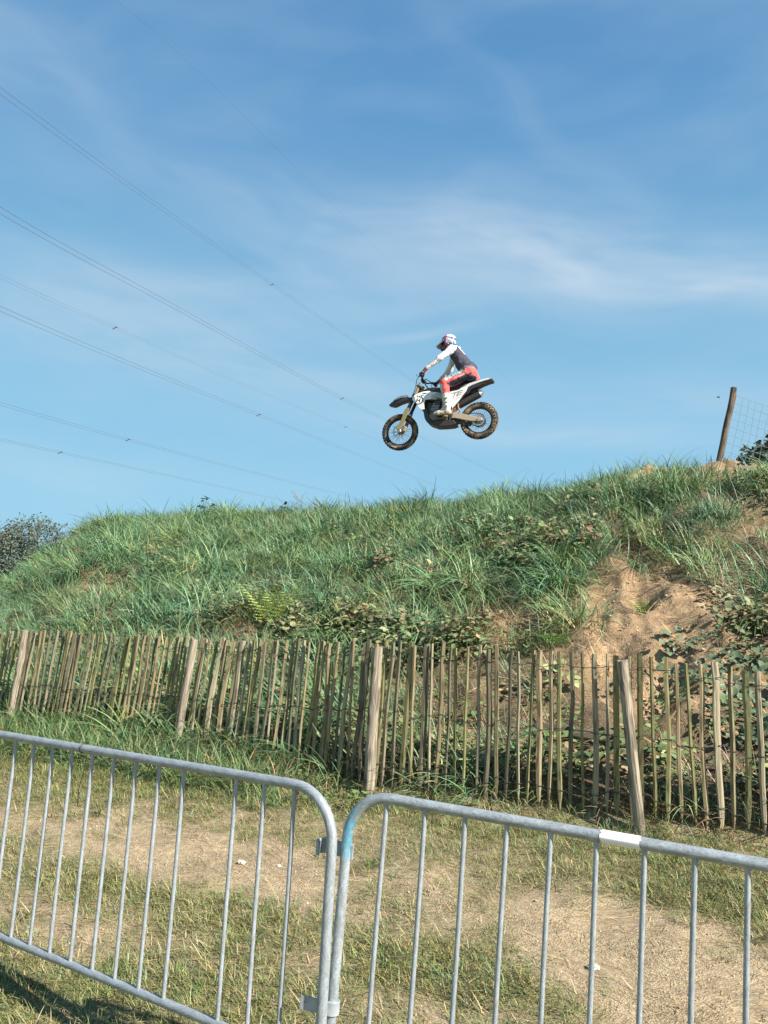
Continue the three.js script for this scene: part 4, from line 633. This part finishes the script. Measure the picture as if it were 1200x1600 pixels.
  for (const s of [1, -1]) {
    const g = slab([[-0.522, 0.208], [-0.49, 0.25], [-0.44, 0.28], [-0.348, 0.315], [-0.237, 0.332], [-0.15, 0.33], [-0.04, 0.312], [0.05, 0.27], [0.1, 0.22], [0.07, 0.17], [-0.06, 0.165], [-0.2, 0.165], [-0.275, 0.155], [-0.292, 0.08], [-0.285, -0.025], [-0.32, -0.035], [-0.36, -0.012], [-0.43, 0.075], [-0.495, 0.135], [-0.525, 0.18]], 0.02, 0, 0.005), p = g.attributes.position;
    for (let i = 0; i < p.count; i++) p.setZ(i, p.getZ(i) + s * (0.165 - 0.13 * ss(-0.3, 0.12, p.getX(i)) * 0.5 - 0.05 * ss(-0.4, -0.54, p.getX(i)) - 0.06 * ss(0.24, 0.34, p.getY(i)) + 0.01 * Math.sin(p.getX(i) * 9)));
    g.computeVertexNormals(); const sh = part(B, 'radiator_shroud', printUV(g), printed);
    part(sh, 'air_vent', slab(smoothPts([[-0.335, 0.272], [-0.29, 0.285], [-0.245, 0.278], [-0.29, 0.262]], 4), 0.006, s * 0.158, 0.002), pBlack);
    const sp = slab([[0.16, 0.28], [0.3, 0.3], [0.42, 0.34], [0.5, 0.345], [0.47, 0.28], [0.4, 0.19], [0.33, 0.09], [0.235, -0.02], [0.2, 0.06], [0.16, 0.18]], 0.018, s * 0.13, 0.005); part(B, 'side_panel', printUV(sp), printed);
  }
  part(B, 'fuel_tank', slab(smoothPts([[-0.37, 0.3], [-0.25, 0.37], [-0.1, 0.375], [0.05, 0.34], [0.08, 0.2], [-0.2, 0.17], [-0.34, 0.2]], 5), 0.2, 0, 0.03), pDark);
  part(B, 'seat', slab(smoothPts([[-0.2, 0.385], [-0.05, 0.38], [0.12, 0.365], [0.3, 0.39], [0.5, 0.44], [0.66, 0.462], [0.68, 0.43], [0.5, 0.35], [0.2, 0.28], [-0.1, 0.31], [-0.2, 0.35]], 5), 0.17, 0, 0.025), std(lin(0.03, 0.03, 0.04), 0.7));
  const rf = slab([[0.36, 0.33], [0.45, 0.405], [0.55, 0.43], [0.64, 0.452], [0.768, 0.487], [0.86, 0.5], [0.925, 0.5], [0.945, 0.485], [0.935, 0.468], [0.86, 0.452], [0.75, 0.415], [0.66, 0.372], [0.6, 0.345], [0.55, 0.32], [0.5, 0.26], [0.42, 0.21], [0.36, 0.22]], 0.19, 0, 0.007);
  { const p = rf.attributes.position; for (let i = 0; i < p.count; i++) p.setZ(i, p.getZ(i) * lerp(1, 0.72, ss(0.55, 0.95, p.getX(i)))); rf.computeVertexNormals(); }
  const rfm = part(B, 'rear_fender', rf, std(lin(0.03, 0.025, 0.034), 0.42));
  part(rfm, 'white_top_panel', slab([[0.36, 0.355], [0.45, 0.415], [0.55, 0.441], [0.64, 0.463], [0.768, 0.498], [0.86, 0.511], [0.92, 0.509], [0.86, 0.492], [0.77, 0.472], [0.64, 0.432], [0.56, 0.402], [0.48, 0.36], [0.4, 0.3], [0.36, 0.29]], 0.2, 0, 0.006), whitePlastic);
  // ---- engine and frame
  const fr = []; for (const s of [0.085, -0.085]) { fr.push(tube([[-0.4, 0.36, s * 0.4], [-0.2, 0.25, s * 1.25], [0.02, 0.14, s * 1.3], [0.2, 0.0, s * 1.2], [0.22, -0.14, s * 1.2], [0.16, -0.26, s]], 0.024, 30, 8), tube([[-0.42, 0.28, s * 0.3], [-0.33, 0.06, s * 0.6], [-0.26, -0.2, s], [-0.16, -0.29, s], [0.16, -0.28, s]], 0.017, 30, 8), tube([[0.0, 0.22, s], [0.3, 0.3, s], [0.56, 0.38, s * 0.8]], 0.013, 16, 6), tube([[0.18, -0.02, s], [0.34, 0.12, s], [0.52, 0.34, s * 0.8]], 0.013, 16, 6)); }
  part(B, 'frame', join(fr), std(lin(0.05, 0.05, 0.055), 0.5));
  part(B, 'radiator', join([box(0.05, 0.22, 0.1, -0.31, 0.09, 0.1, 0.01, -0.3), box(0.05, 0.22, 0.1, -0.31, 0.09, -0.1, 0.01, -0.3)]), std(lin(0.1, 0.1, 0.11), 0.5, { metalness: 0.4 }));
  const eng = part(B, 'engine', join([box(0.3, 0.2, 0.22, 0.0, -0.16, 0, 0.04), new THREE.CylinderGeometry(0.11, 0.11, 0.24, 24).rotateX(Math.PI / 2).translate(-0.1, -0.16, 0), box(0.15, 0.16, 0.17, -0.06, 0.14, 0, 0.03, -0.12), box(0.3, 0.17, 0.12, 0.12, 0.09, 0, 0.04), box(0.12, 0.26, 0.1, -0.22, 0.02, 0, 0.03, 0.1)]), std(lin(0.06, 0.06, 0.062), 0.5, { metalness: 0.3 }));
  part(eng, 'cylinder', join([0, 1, 2, 3, 4].map((k) => box(0.15 - 0.004 * k, 0.022, 0.165, -0.115 + k * 0.008, -0.03 + k * 0.03, 0, 0.006, -0.12))), std(lin(0.3, 0.32, 0.32), 0.5, { metalness: 0.35 }));
  part(eng, 'ignition_cover', new THREE.CylinderGeometry(0.075, 0.08, 0.03, 24).rotateX(Math.PI / 2).translate(-0.1, -0.16, 0.13), std(lin(0.16, 0.15, 0.14), 0.45, { metalness: 0.4 }));
  part(eng, 'sprocket_cover', box(0.1, 0.11, 0.03, 0.1, -0.15, 0.12, 0.014), mudAlu);
  part(B, 'skid_plate', slab([[-0.3, 0.0], [-0.275, -0.12], [-0.25, -0.22], [-0.18, -0.29], [-0.05, -0.338], [0.1, -0.34], [0.235, -0.332], [0.3, -0.31], [0.26, -0.25], [0.1, -0.26], [-0.1, -0.255], [-0.19, -0.2], [-0.24, -0.08], [-0.26, 0.0]], 0.24, 0, 0.01), std(lin(0.035, 0.03, 0.032), 0.5));
  part(B, 'linkage', join([rod([0.22, -0.27, 0.03], [0.4, -0.27, 0.03], 0.018), box(0.1, 0.07, 0.1, 0.3, -0.26, 0, 0.02, 0.3), box(0.06, 0.12, 0.08, 0.24, -0.24, 0, 0.02)]), std(lin(0.08, 0.065, 0.055), 0.6, { metalness: 0.3 }));
  part(B, 'gear_lever', tube([[0.09, -0.2, 0.14], [0.0, -0.215, 0.15], [-0.07, -0.2, 0.16]], 0.008, 10, 6), mudAlu);
  for (const s of [1, -1]) { part(B, 'footpeg', box(0.045, 0.02, 0.1, 0.14, -0.2, s * 0.21, 0.005), mudAlu); }
  for (const s of [1, -1]) part(B, 'swingarm', slab([[0.17, -0.1], [0.3, -0.105], [0.43, -0.135], [0.6, -0.185], [0.69, -0.2], [0.77, -0.215], [0.77, -0.265], [0.68, -0.272], [0.56, -0.262], [0.44, -0.235], [0.3, -0.2], [0.17, -0.19]], 0.035, s * 0.085, 0.006), std(lin(0.46, 0.37, 0.26), 0.6, { metalness: 0.25 }));
  part(B, 'swingarm_bridge', box(0.12, 0.08, 0.17, 0.27, -0.15, 0, 0.02, -0.1), mudAlu);
  part(B, 'chain', join([tube([[0.1, -0.115, 0.055], [0.4, -0.12, 0.055], [0.705, -0.122, 0.055], [0.79, -0.16, 0.055], [0.822, -0.24, 0.055], [0.79, -0.32, 0.055], [0.705, -0.358, 0.055], [0.4, -0.26, 0.055], [0.1, -0.19, 0.055]], 0.008, 70, 6)]), std(lin(0.08, 0.07, 0.06), 0.5, { metalness: 0.5 }));
  part(B, 'chain_guide', box(0.1, 0.07, 0.035, 0.53, -0.315, 0.055, 0.012, -0.25), pBlack);
  part(B, 'shock', join([rod([0.25, -0.2, 0], [0.2, 0.24, 0], 0.02), ...Array.from({ length: 8 }, (_, k) => new THREE.TorusGeometry(0.038, 0.008, 6, 16).rotateX(1.5).translate(0.24 - 0.004 * k, -0.1 + 0.032 * k, 0))]), std(lin(0.3, 0.12, 0.07), 0.5));
  part(B, 'sub_frame_stay', join([tube([[0.33, 0.06, 0.11], [0.34, -0.02, 0.11], [0.38, -0.1, 0.1]], 0.016, 10, 6)]), std(lin(0.28, 0.16, 0.1), 0.7));
  const mf = new THREE.Group(); mf.name = 'exhaust'; B.add(mf);
  const ma = [0.3, 0.09, -0.06], mb = [0.69, 0.285, -0.06];
  part(mf, 'muffler', (() => { const g = rod(ma, mb, 0.078, 0.07, 20); return g; })(), std(lin(0.06, 0.052, 0.055), 0.5, { metalness: 0.3 }));
  part(mf, 'end_cap', join([rod([0.685, 0.2825, -0.06], [0.735, 0.3075, -0.06], 0.07, 0.042, 18), rod([0.73, 0.305, -0.06], [0.75, 0.315, -0.06], 0.022)]), std(lin(0.4, 0.38, 0.36), 0.4, { metalness: 0.6 }));
  part(mf, 'header_pipe', tube([[-0.12, 0.06, -0.08], [-0.26, 0.0, -0.1], [-0.25, -0.12, -0.13], [-0.05, -0.08, -0.15], [0.15, 0.02, -0.12], [0.3, 0.09, -0.06]], 0.024, 40, 8), std(lin(0.25, 0.2, 0.16), 0.4, { metalness: 0.6 }));
  top(B, 'motocross_bike', 'white and black motocross bike with muddy knobbly tyres in mid jump', 'motorbike');
}

// ---------------------------------------------------------------- rider
function nets(sdf, lo, hi, cell) { // surface nets over a signed distance field
  const n = [0, 1, 2].map((i) => Math.ceil((hi[i] - lo[i]) / cell) + 1), [nx, ny, nz] = n, F = new Float32Array(nx * ny * nz), id = (x, y, z) => x + nx * (y + ny * z);
  for (let z = 0; z < nz; z++) for (let y = 0; y < ny; y++) for (let x = 0; x < nx; x++) F[id(x, y, z)] = sdf(lo[0] + x * cell, lo[1] + y * cell, lo[2] + z * cell);
  const vid = new Int32Array(nx * ny * nz).fill(-1), P = [], I = [];
  for (let z = 0; z < nz - 1; z++) for (let y = 0; y < ny - 1; y++) for (let x = 0; x < nx - 1; x++) {
    let c = 0, sx = 0, sy = 0, sz = 0; const f = []; for (let k = 0; k < 8; k++) f.push(F[id(x + (k & 1), y + ((k >> 1) & 1), z + (k >> 2))]);
    for (let a = 0; a < 8; a++) for (const bit of [1, 2, 4]) { const b = a | bit; if (b === a || (f[a] < 0) === (f[b] < 0)) continue; const t = f[a] / (f[a] - f[b]); sx += (a & 1) + (bit === 1 ? t : 0); sy += ((a >> 1) & 1) + (bit === 2 ? t : 0); sz += (a >> 2) + (bit === 4 ? t : 0); c++; }
    if (c) { vid[id(x, y, z)] = P.length / 3; P.push(lo[0] + (x + sx / c) * cell, lo[1] + (y + sy / c) * cell, lo[2] + (z + sz / c) * cell); }
  }
  const quad = (a, b, c, d, flip) => { if (a < 0 || b < 0 || c < 0 || d < 0) return; flip ? I.push(a, c, b, a, d, c) : I.push(a, b, c, a, c, d); };
  for (let z = 1; z < nz - 1; z++) for (let y = 1; y < ny - 1; y++) for (let x = 1; x < nx - 1; x++) {
    const s = F[id(x, y, z)] < 0;
    if (s !== F[id(x + 1, y, z)] < 0) quad(vid[id(x, y - 1, z - 1)], vid[id(x, y, z - 1)], vid[id(x, y, z)], vid[id(x, y - 1, z)], !s);
    if (s !== F[id(x, y + 1, z)] < 0) quad(vid[id(x - 1, y, z - 1)], vid[id(x - 1, y, z)], vid[id(x, y, z)], vid[id(x, y, z - 1)], !s);
    if (s !== F[id(x, y, z + 1)] < 0) quad(vid[id(x - 1, y - 1, z)], vid[id(x, y - 1, z)], vid[id(x, y, z)], vid[id(x - 1, y, z)], !s);
  }
  const N = [], e = cell * 0.6; for (let i = 0; i < P.length; i += 3) { const [x, y, z] = [P[i], P[i + 1], P[i + 2]], v = V3(sdf(x + e, y, z) - sdf(x - e, y, z), sdf(x, y + e, z) - sdf(x, y - e, z), sdf(x, y, z + e) - sdf(x, y, z - e)).normalize(); N.push(v.x, v.y, v.z); }
  const g = new THREE.BufferGeometry(); g.setAttribute('position', new THREE.Float32BufferAttribute(P, 3)); g.setAttribute('normal', new THREE.Float32BufferAttribute(N, 3)); g.setIndex(I); return g;
}
function bone(a, b, ra, rb, tag) { const d = [b[0] - a[0], b[1] - a[1], b[2] - a[2]], l2 = d[0] ** 2 + d[1] ** 2 + d[2] ** 2 || 1e-9; const at = (x, y, z) => clamp(((x - a[0]) * d[0] + (y - a[1]) * d[1] + (z - a[2]) * d[2]) / l2, 0, 1); return { tag, at, dist: (x, y, z) => { const t = at(x, y, z); return Math.hypot(x - a[0] - d[0] * t, y - a[1] - d[1] * t, z - a[2] - d[2] * t) - lerp(ra, rb, t); } }; }
const blend = (bones, k) => (x, y, z) => { let s = 9; for (const b of bones) { const d = b.dist(x, y, z); if (d > s + k) continue; const h = clamp(0.5 + 0.5 * (s - d) / k, 0, 1); s = lerp(s, d, h) - k * h * (1 - h); } return s; };
const nearest = (bones, x, y, z) => { let m = 9, w = bones[0]; for (const b of bones) { const d = b.dist(x, y, z); if (d < m) { m = d; w = b; } } return w; };
{
  const G = new THREE.Group(); G.position.copy(bikeAt); G.rotation.y = bikeTurn;
  const cloth = std(0xffffff, 0.8, { vertexColors: true });
  const bones = [
    bone([0.235, 1.045, 0.1], [0.46, 0.72, 0.085], 0.112, 0.118, 'torso'), bone([0.235, 1.045, -0.1], [0.46, 0.72, -0.085], 0.112, 0.118, 'torso'), bone([0.22, 1.08, 0], [0.5, 0.72, 0], 0.12, 0.12, 'torso'), bone([0.25, 1.11, 0], [0.12, 1.2, 0], 0.075, 0.06, 'torso'),
    bone([0.36, 0.82, 0.1], [0.5, 0.745, 0.09], 0.115, 0.11, 'torso'), bone([0.36, 0.82, -0.1], [0.5, 0.745, -0.09], 0.115, 0.11, 'torso'), bone([0.55, 0.79, 0.05], [0.57, 0.79, -0.05], 0.05, 0.05, 'torso'),
    bone([0.5, 0.66, 0.085], [0.56, 0.585, 0.1], 0.115, 0.105, 'seat'), bone([0.5, 0.66, -0.085], [0.56, 0.585, -0.1], 0.115, 0.105, 'seat'),
    bone([0.205, 1.075, 0.17], [0.2, 1.075, 0.2], 0.078, 0.072, 'sleeve1'), bone([0.2, 1.075, 0.195], [0.02, 0.865, 0.335], 0.071, 0.052, 'sleeve1'), bone([0.02, 0.865, 0.335], [-0.22, 0.665, 0.375], 0.051, 0.036, 'sleeve1'),
    bone([0.185, 1.095, -0.17], [0.16, 1.095, -0.2], 0.078, 0.072, 'sleeve2'), bone([0.16, 1.095, -0.195], [0.03, 0.88, -0.345], 0.071, 0.052, 'sleeve2'), bone([0.03, 0.88, -0.345], [-0.16, 0.69, -0.375], 0.051, 0.036, 'sleeve2'),
    bone([0.52, 0.625, 0.12], [0.1, 0.42, 0.22], 0.112, 0.078, 'thigh1'), bone([0.1, 0.41, 0.22], [0.13, 0.15, 0.22], 0.075, 0.062, 'shin1'), bone([0.09, 0.42, 0.225], [0.1, 0.3, 0.225], 0.079, 0.066, 'shin1'),
    bone([0.52, 0.625, -0.12], [0.1, 0.42, -0.2], 0.112, 0.078, 'thigh2'), bone([0.1, 0.41, -0.2], [0.13, 0.15, -0.2], 0.075, 0.062, 'shin2'),
  ];
  const base = blend(bones, 0.045);
  const field = (x, y, z) => { let d = base(x, y, z); d += 0.006 * n3(x * 9, y * 9, z * 9) + 0.0035 * n3(x * 24 + y * 12, y * 24, z * 20); return d; };
  const navy = [0.045, 0.04, 0.062], white = [0.72, 0.7, 0.7], red = [0.75, 0.1, 0.09], grey = [0.16, 0.16, 0.165], dark = [0.03, 0.032, 0.055], mud = [0.42, 0.34, 0.29];
  const body = nets(field, [-0.32, 0.1, -0.48], [0.72, 1.32, 0.48], 0.0125);
  tint(body, (x, y, z) => {
    const b = nearest(bones, x, y, z), t = b.at(x, y, z), s = Math.sign(z) || 1;
    if (b.tag.startsWith('sleeve')) { // white sleeve with a row of dark letter-like strokes, muddied cuff
      if (Math.abs(z) < 0.165) return navy;
      if (s > 0 && x < 0.0 && x > -0.17) { const q = y - (0.865 + (x - 0.02) * 0.833); if (q > 0.004 && q < 0.035 && Math.sin(x * 190 + n3(x * 30, 1, 2)) > 0.25) return [0.14, 0.13, 0.16]; }
      const m = clamp(ss(0.0, -0.2, x) * 0.75 + 0.3 * n3(x * 12, y * 12, z * 12), 0, 0.8); return white.map((c, i) => lerp(c, mud[i], m));
    }
    if (b.tag === 'torso') {
      if (y < 0.8 - (0.6 - x) * 0.42 && y < 0.735) return grey;
      // big white back number
      const down = (1.2 - y) * 0.72 + (x - 0.24) * 0.69, back = (x - 0.34) * 0.72 + (y - 0.9) * 0.69; // distance down the back, distance out of it
      if (back > 0.05 && down > 0.0 && down < 0.27) { const a = (down - 0.15) / 0.1, c = z / 0.1, e1 = Math.hypot(c, (a + 0.4) / 0.6); if ((e1 > 0.5 && e1 < 1.05) || (Math.abs(a - 0.85) < 0.2 && Math.abs(c) < 1) || (Math.abs(c - 0.8) < 0.25 && a > -0.4 && a < 0.85) || (down < 0.03 && Math.abs(c) < 0.9)) return [0.8, 0.78, 0.77]; } // large white back number
      return navy;
    }
    if (b.tag === 'seat') return y > 0.72 ? grey : x > 0.6 - (0.66 - y) * 0.2 || y > 0.6 ? (y < 0.545 ? dark : red) : dark;
    if (b.tag.startsWith('thigh')) { // red flank band, pale grey upper side, dark below
      const cyl = y - lerp(0.625, 0.42, t); // height over the bone
      if (t < 0.12) return cyl > 0.07 ? grey : cyl > -0.03 ? red : dark;
      if (cyl > 0.016) { if (t > 0.28 && t < 0.62 && cyl > 0.03 && Math.sin(t * 95) > 0.35) return [0.7, 0.69, 0.66]; return t > 0.68 ? [0.5, 0.48, 0.46] : [0.2, 0.195, 0.19]; }
      if (cyl > -0.028) { if (t > 0.2 && t < 0.6 && Math.abs(cyl + 0.006) < 0.01 && Math.sin(t * 120) > 0.1) return [0.75, 0.6, 0.58]; return red; }
      return dark;
    }
    if (x > 0.085 - 0.1 * ss(0.36, 0.44, y)) return red; // knee
    return [0.55, 0.53, 0.51];
  });
  part(G, 'body', body, cloth);
  // gloves: palm, four curled fingers and a thumb closed round each grip
  for (const [side, gx, gy, wx, wy] of [[1, -0.304, 0.555, -0.215, 0.668], [-1, -0.233, 0.609, -0.155, 0.693]]) {
    const z0 = side * 0.365, f = [bone([wx, wy, z0 + side * 0.01], [gx + 0.028, gy + 0.045, z0 + side * 0.005], 0.036, 0.03, 'palm'), bone([gx + 0.03, gy + 0.036, z0 - side * 0.032], [gx + 0.026, gy + 0.034, z0 + side * 0.04], 0.021, 0.019, 'palm')];
    [0, 1, 2, 3].forEach((k) => { const z = z0 + side * (-0.034 + 0.0235 * k), r = [0.0098, 0.0105, 0.0102, 0.0092][k], l = [0.95, 1.08, 1, 0.85][k]; f.push(bone([gx + 0.018, gy + 0.044, z], [gx - 0.022 * l, gy + 0.034 * l, z], r + 0.001, r), bone([gx - 0.022 * l, gy + 0.034 * l, z], [gx - 0.032 * l, gy - 0.004, z], r, r * 0.95), bone([gx - 0.032 * l, gy - 0.004, z], [gx - 0.012, gy - 0.028, z], r * 0.95, r * 0.85)); });
    f.push(bone([gx + 0.04, gy + 0.03, z0 - side * 0.03], [gx + 0.022, gy - 0.012, z0 - side * 0.056], 0.0125, 0.011), bone([gx + 0.022, gy - 0.012, z0 - side * 0.056], [gx - 0.012, gy - 0.03, z0 - side * 0.05], 0.011, 0.0095));
    const gl = nets(blend(f, 0.006), [gx - 0.1, gy - 0.08, z0 - 0.11], [Math.max(wx, gx) + 0.07, wy + 0.07, z0 + 0.11], 0.005);
    tint(gl, (x, y, z) => (y > gy + 0.03 + 0.02 * n3(x * 40, y * 40, z * 40) ? [0.2, 0.07, 0.075] : [0.035, 0.03, 0.036])); part(G, 'glove', gl, cloth);
  }
  // boots
  for (const s of [1, -1]) {
    const z = s * 0.21, f = [bone([0.132, 0.19, z], [0.15, -0.02, z], 0.078, 0.066), bone([0.15, -0.02, z], [0.165, -0.115, z], 0.064, 0.056), bone([0.17, -0.125, z], [0.0, -0.135, z + s * 0.01], 0.048, 0.041), bone([0.0, -0.135, z + s * 0.01], [-0.06, -0.142, z + s * 0.015], 0.041, 0.03), bone([0.14, -0.03, z], [0.05, -0.11, z], 0.05, 0.035), bone([0.19, -0.12, z], [0.2, -0.13, z], 0.045, 0.042)];
    const fb = blend(f, 0.03), bt = nets((x, y, z2) => Math.max(fb(x, y, z2) + 0.003 * n3(x * 16, y * 16, z2 * 16), -0.184 - y, y - 0.225), [-0.13, -0.21, z - 0.12], [0.28, 0.26, z + 0.12], 0.009);
    tint(bt, (x, y, z2) => { const n = n3(x * 14, y * 22, z2 * 12), low = clamp(ss(-0.05, -0.15, y) * 0.7 + 0.35 * n3(x * 9, y * 9, 4), 0, 0.9); let c = n > 0.42 && y > -0.08 ? [0.17, 0.16, 0.14] : [0.68, 0.66, 0.6]; if (y < -0.165) c = [0.25, 0.17, 0.11]; return c.map((k, i) => lerp(k, [0.42, 0.28, 0.17][i], low)); });
    const bm = part(G, 'boot', bt, std(0xffffff, 0.55, { vertexColors: true }));
    part(bm, 'buckles', join([0.12, 0.04, -0.04].map((y) => box(0.075, 0.018, 0.008, 0.14, y, z + s * 0.071, 0.003, 0.12))), std(lin(0.12, 0.12, 0.12), 0.5));
  }
  // helmet, tipped forward as he looks down the track; local axes: -x is where the face points
  const Hm = new THREE.Group(); Hm.name = 'helmet'; Hm.position.set(0.085, 1.305, 0); Hm.rotation.z = 0.3; G.add(Hm);
  const shellF = (x, y, z) => { const e = Math.hypot(x / 0.148, y / 0.135, z / 0.118) - 1, shell = e * 0.118, chin = bone([-0.02, -0.07, 0.075], [-0.15, -0.095, 0.0], 0.048, 0.036).dist(x, y, z), chin2 = bone([-0.02, -0.07, -0.075], [-0.15, -0.095, 0.0], 0.048, 0.036).dist(x, y, z), skirt = bone([0.05, -0.06, 0.07], [0.05, -0.06, -0.07], 0.06, 0.06).dist(x, y, z); let d = shell; for (const q of [chin, chin2, skirt]) { const h = clamp(0.5 + 0.5 * (d - q) / 0.03, 0, 1); d = lerp(d, q, h) - 0.03 * h * (1 - h); } const port = Math.max(Math.abs(y + 0.005) - 0.043, x + 0.055, Math.abs(z) - 0.1); return Math.max(d, -port - 0.0, -0.125 - y); };
  const hs = nets(shellF, [-0.22, -0.16, -0.16], [0.19, 0.17, 0.16], 0.0075);
  tint(hs, (x, y, z) => {
    if (y < -0.045 && x < -0.06) return n3(x * 20, y * 20, z * 20) > 0.1 ? [0.12, 0.12, 0.16] : [0.035, 0.035, 0.05];
    const str = y - 0.055 + x * 0.45; // dark stripe sweeping back over the side
    if (Math.abs(str) < 0.014 && x > -0.09) return [0.03, 0.03, 0.035];
    if (str > 0.014) return x < 0.015 ? [0.7, 0.1, 0.1] : [0.76, 0.74, 0.73];
    if (x < -0.03 && x > -0.075) return [0.62, 0.1, 0.12];
    const n = n3(x * 19, y * 19, z * 9 + 5); return x > 0.09 && y < 0.06 ? (n > 0 ? [0.09, 0.13, 0.32] : [0.5, 0.5, 0.55]) : n > 0.4 ? [0.06, 0.07, 0.12] : n < -0.5 ? [0.12, 0.18, 0.42] : [0.76, 0.74, 0.74];
  });
  part(Hm, 'shell', hs, std(0xffffff, 0.3, { vertexColors: true }));
  const face = nets((x, y, z) => Math.min(Math.hypot((x + 0.02) / 0.1, (y + 0.01) / 0.11, z / 0.08) * 0.08 - 0.08, bone([-0.115, -0.02, 0], [-0.13, -0.045, 0], 0.012, 0.016).dist(x, y, z)), [-0.17, -0.15, -0.12], [0.12, 0.14, 0.12], 0.008);
  part(Hm, 'face', face, std(lin(0.45, 0.29, 0.22), 0.6));
  const gog = nets((x, y, z) => Math.max(Math.abs(Math.hypot((x + 0.015) / 1.12, z) - 0.098) - 0.014, Math.abs(y - 0.002) - 0.034, x + 0.045), [-0.16, -0.06, -0.13], [0.0, 0.06, 0.13], 0.007);
  part(Hm, 'goggles', gog, std(lin(0.025, 0.025, 0.03), 0.25));
  const vis = new THREE.Shape(); vis.moveTo(0.03, -0.115); vis.quadraticCurveTo(-0.1, -0.125, -0.17, -0.075); vis.quadraticCurveTo(-0.2, 0, -0.17, 0.075); vis.quadraticCurveTo(-0.1, 0.125, 0.03, 0.115); vis.lineTo(0.01, 0.06); vis.lineTo(0.01, -0.06); vis.lineTo(0.03, -0.115);
  const vg = new THREE.ExtrudeGeometry(vis, { depth: 0.008, bevelEnabled: true, bevelSize: 0.002, bevelThickness: 0.002, bevelSegments: 1, curveSegments: 14, steps: 1 }).rotateX(-Math.PI / 2);
  { const p = vg.attributes.position; for (let i = 0; i < p.count; i++) { const x = p.getX(i), z = p.getZ(i); p.setY(i, p.getY(i) - 3.2 * z * z - 0.25 * Math.max(0, -x)); } vg.computeVertexNormals(); tint(vg, (x, y, z) => (x < -0.11 ? [0.42, 0.36, 0.38] : n3(x * 25, 2, z * 25) > 0.1 ? [0.34, 0.33, 0.42] : [0.07, 0.07, 0.12])); }
  const vm = part(Hm, 'visor', vg, std(0xffffff, 0.35, { vertexColors: true })); vm.position.set(-0.055, 0.075, 0); vm.rotation.z = 0.2; vm.scale.set(1.12, 1.3, 1);
  top(G, 'person', 'motocross rider in helmet, dark jersey and red trousers standing on the footpegs', 'person');
}

scene.traverse((o) => { if (o.isMesh) o.castShadow = o.receiveShadow = true; });
renderer.render(scene, camera);
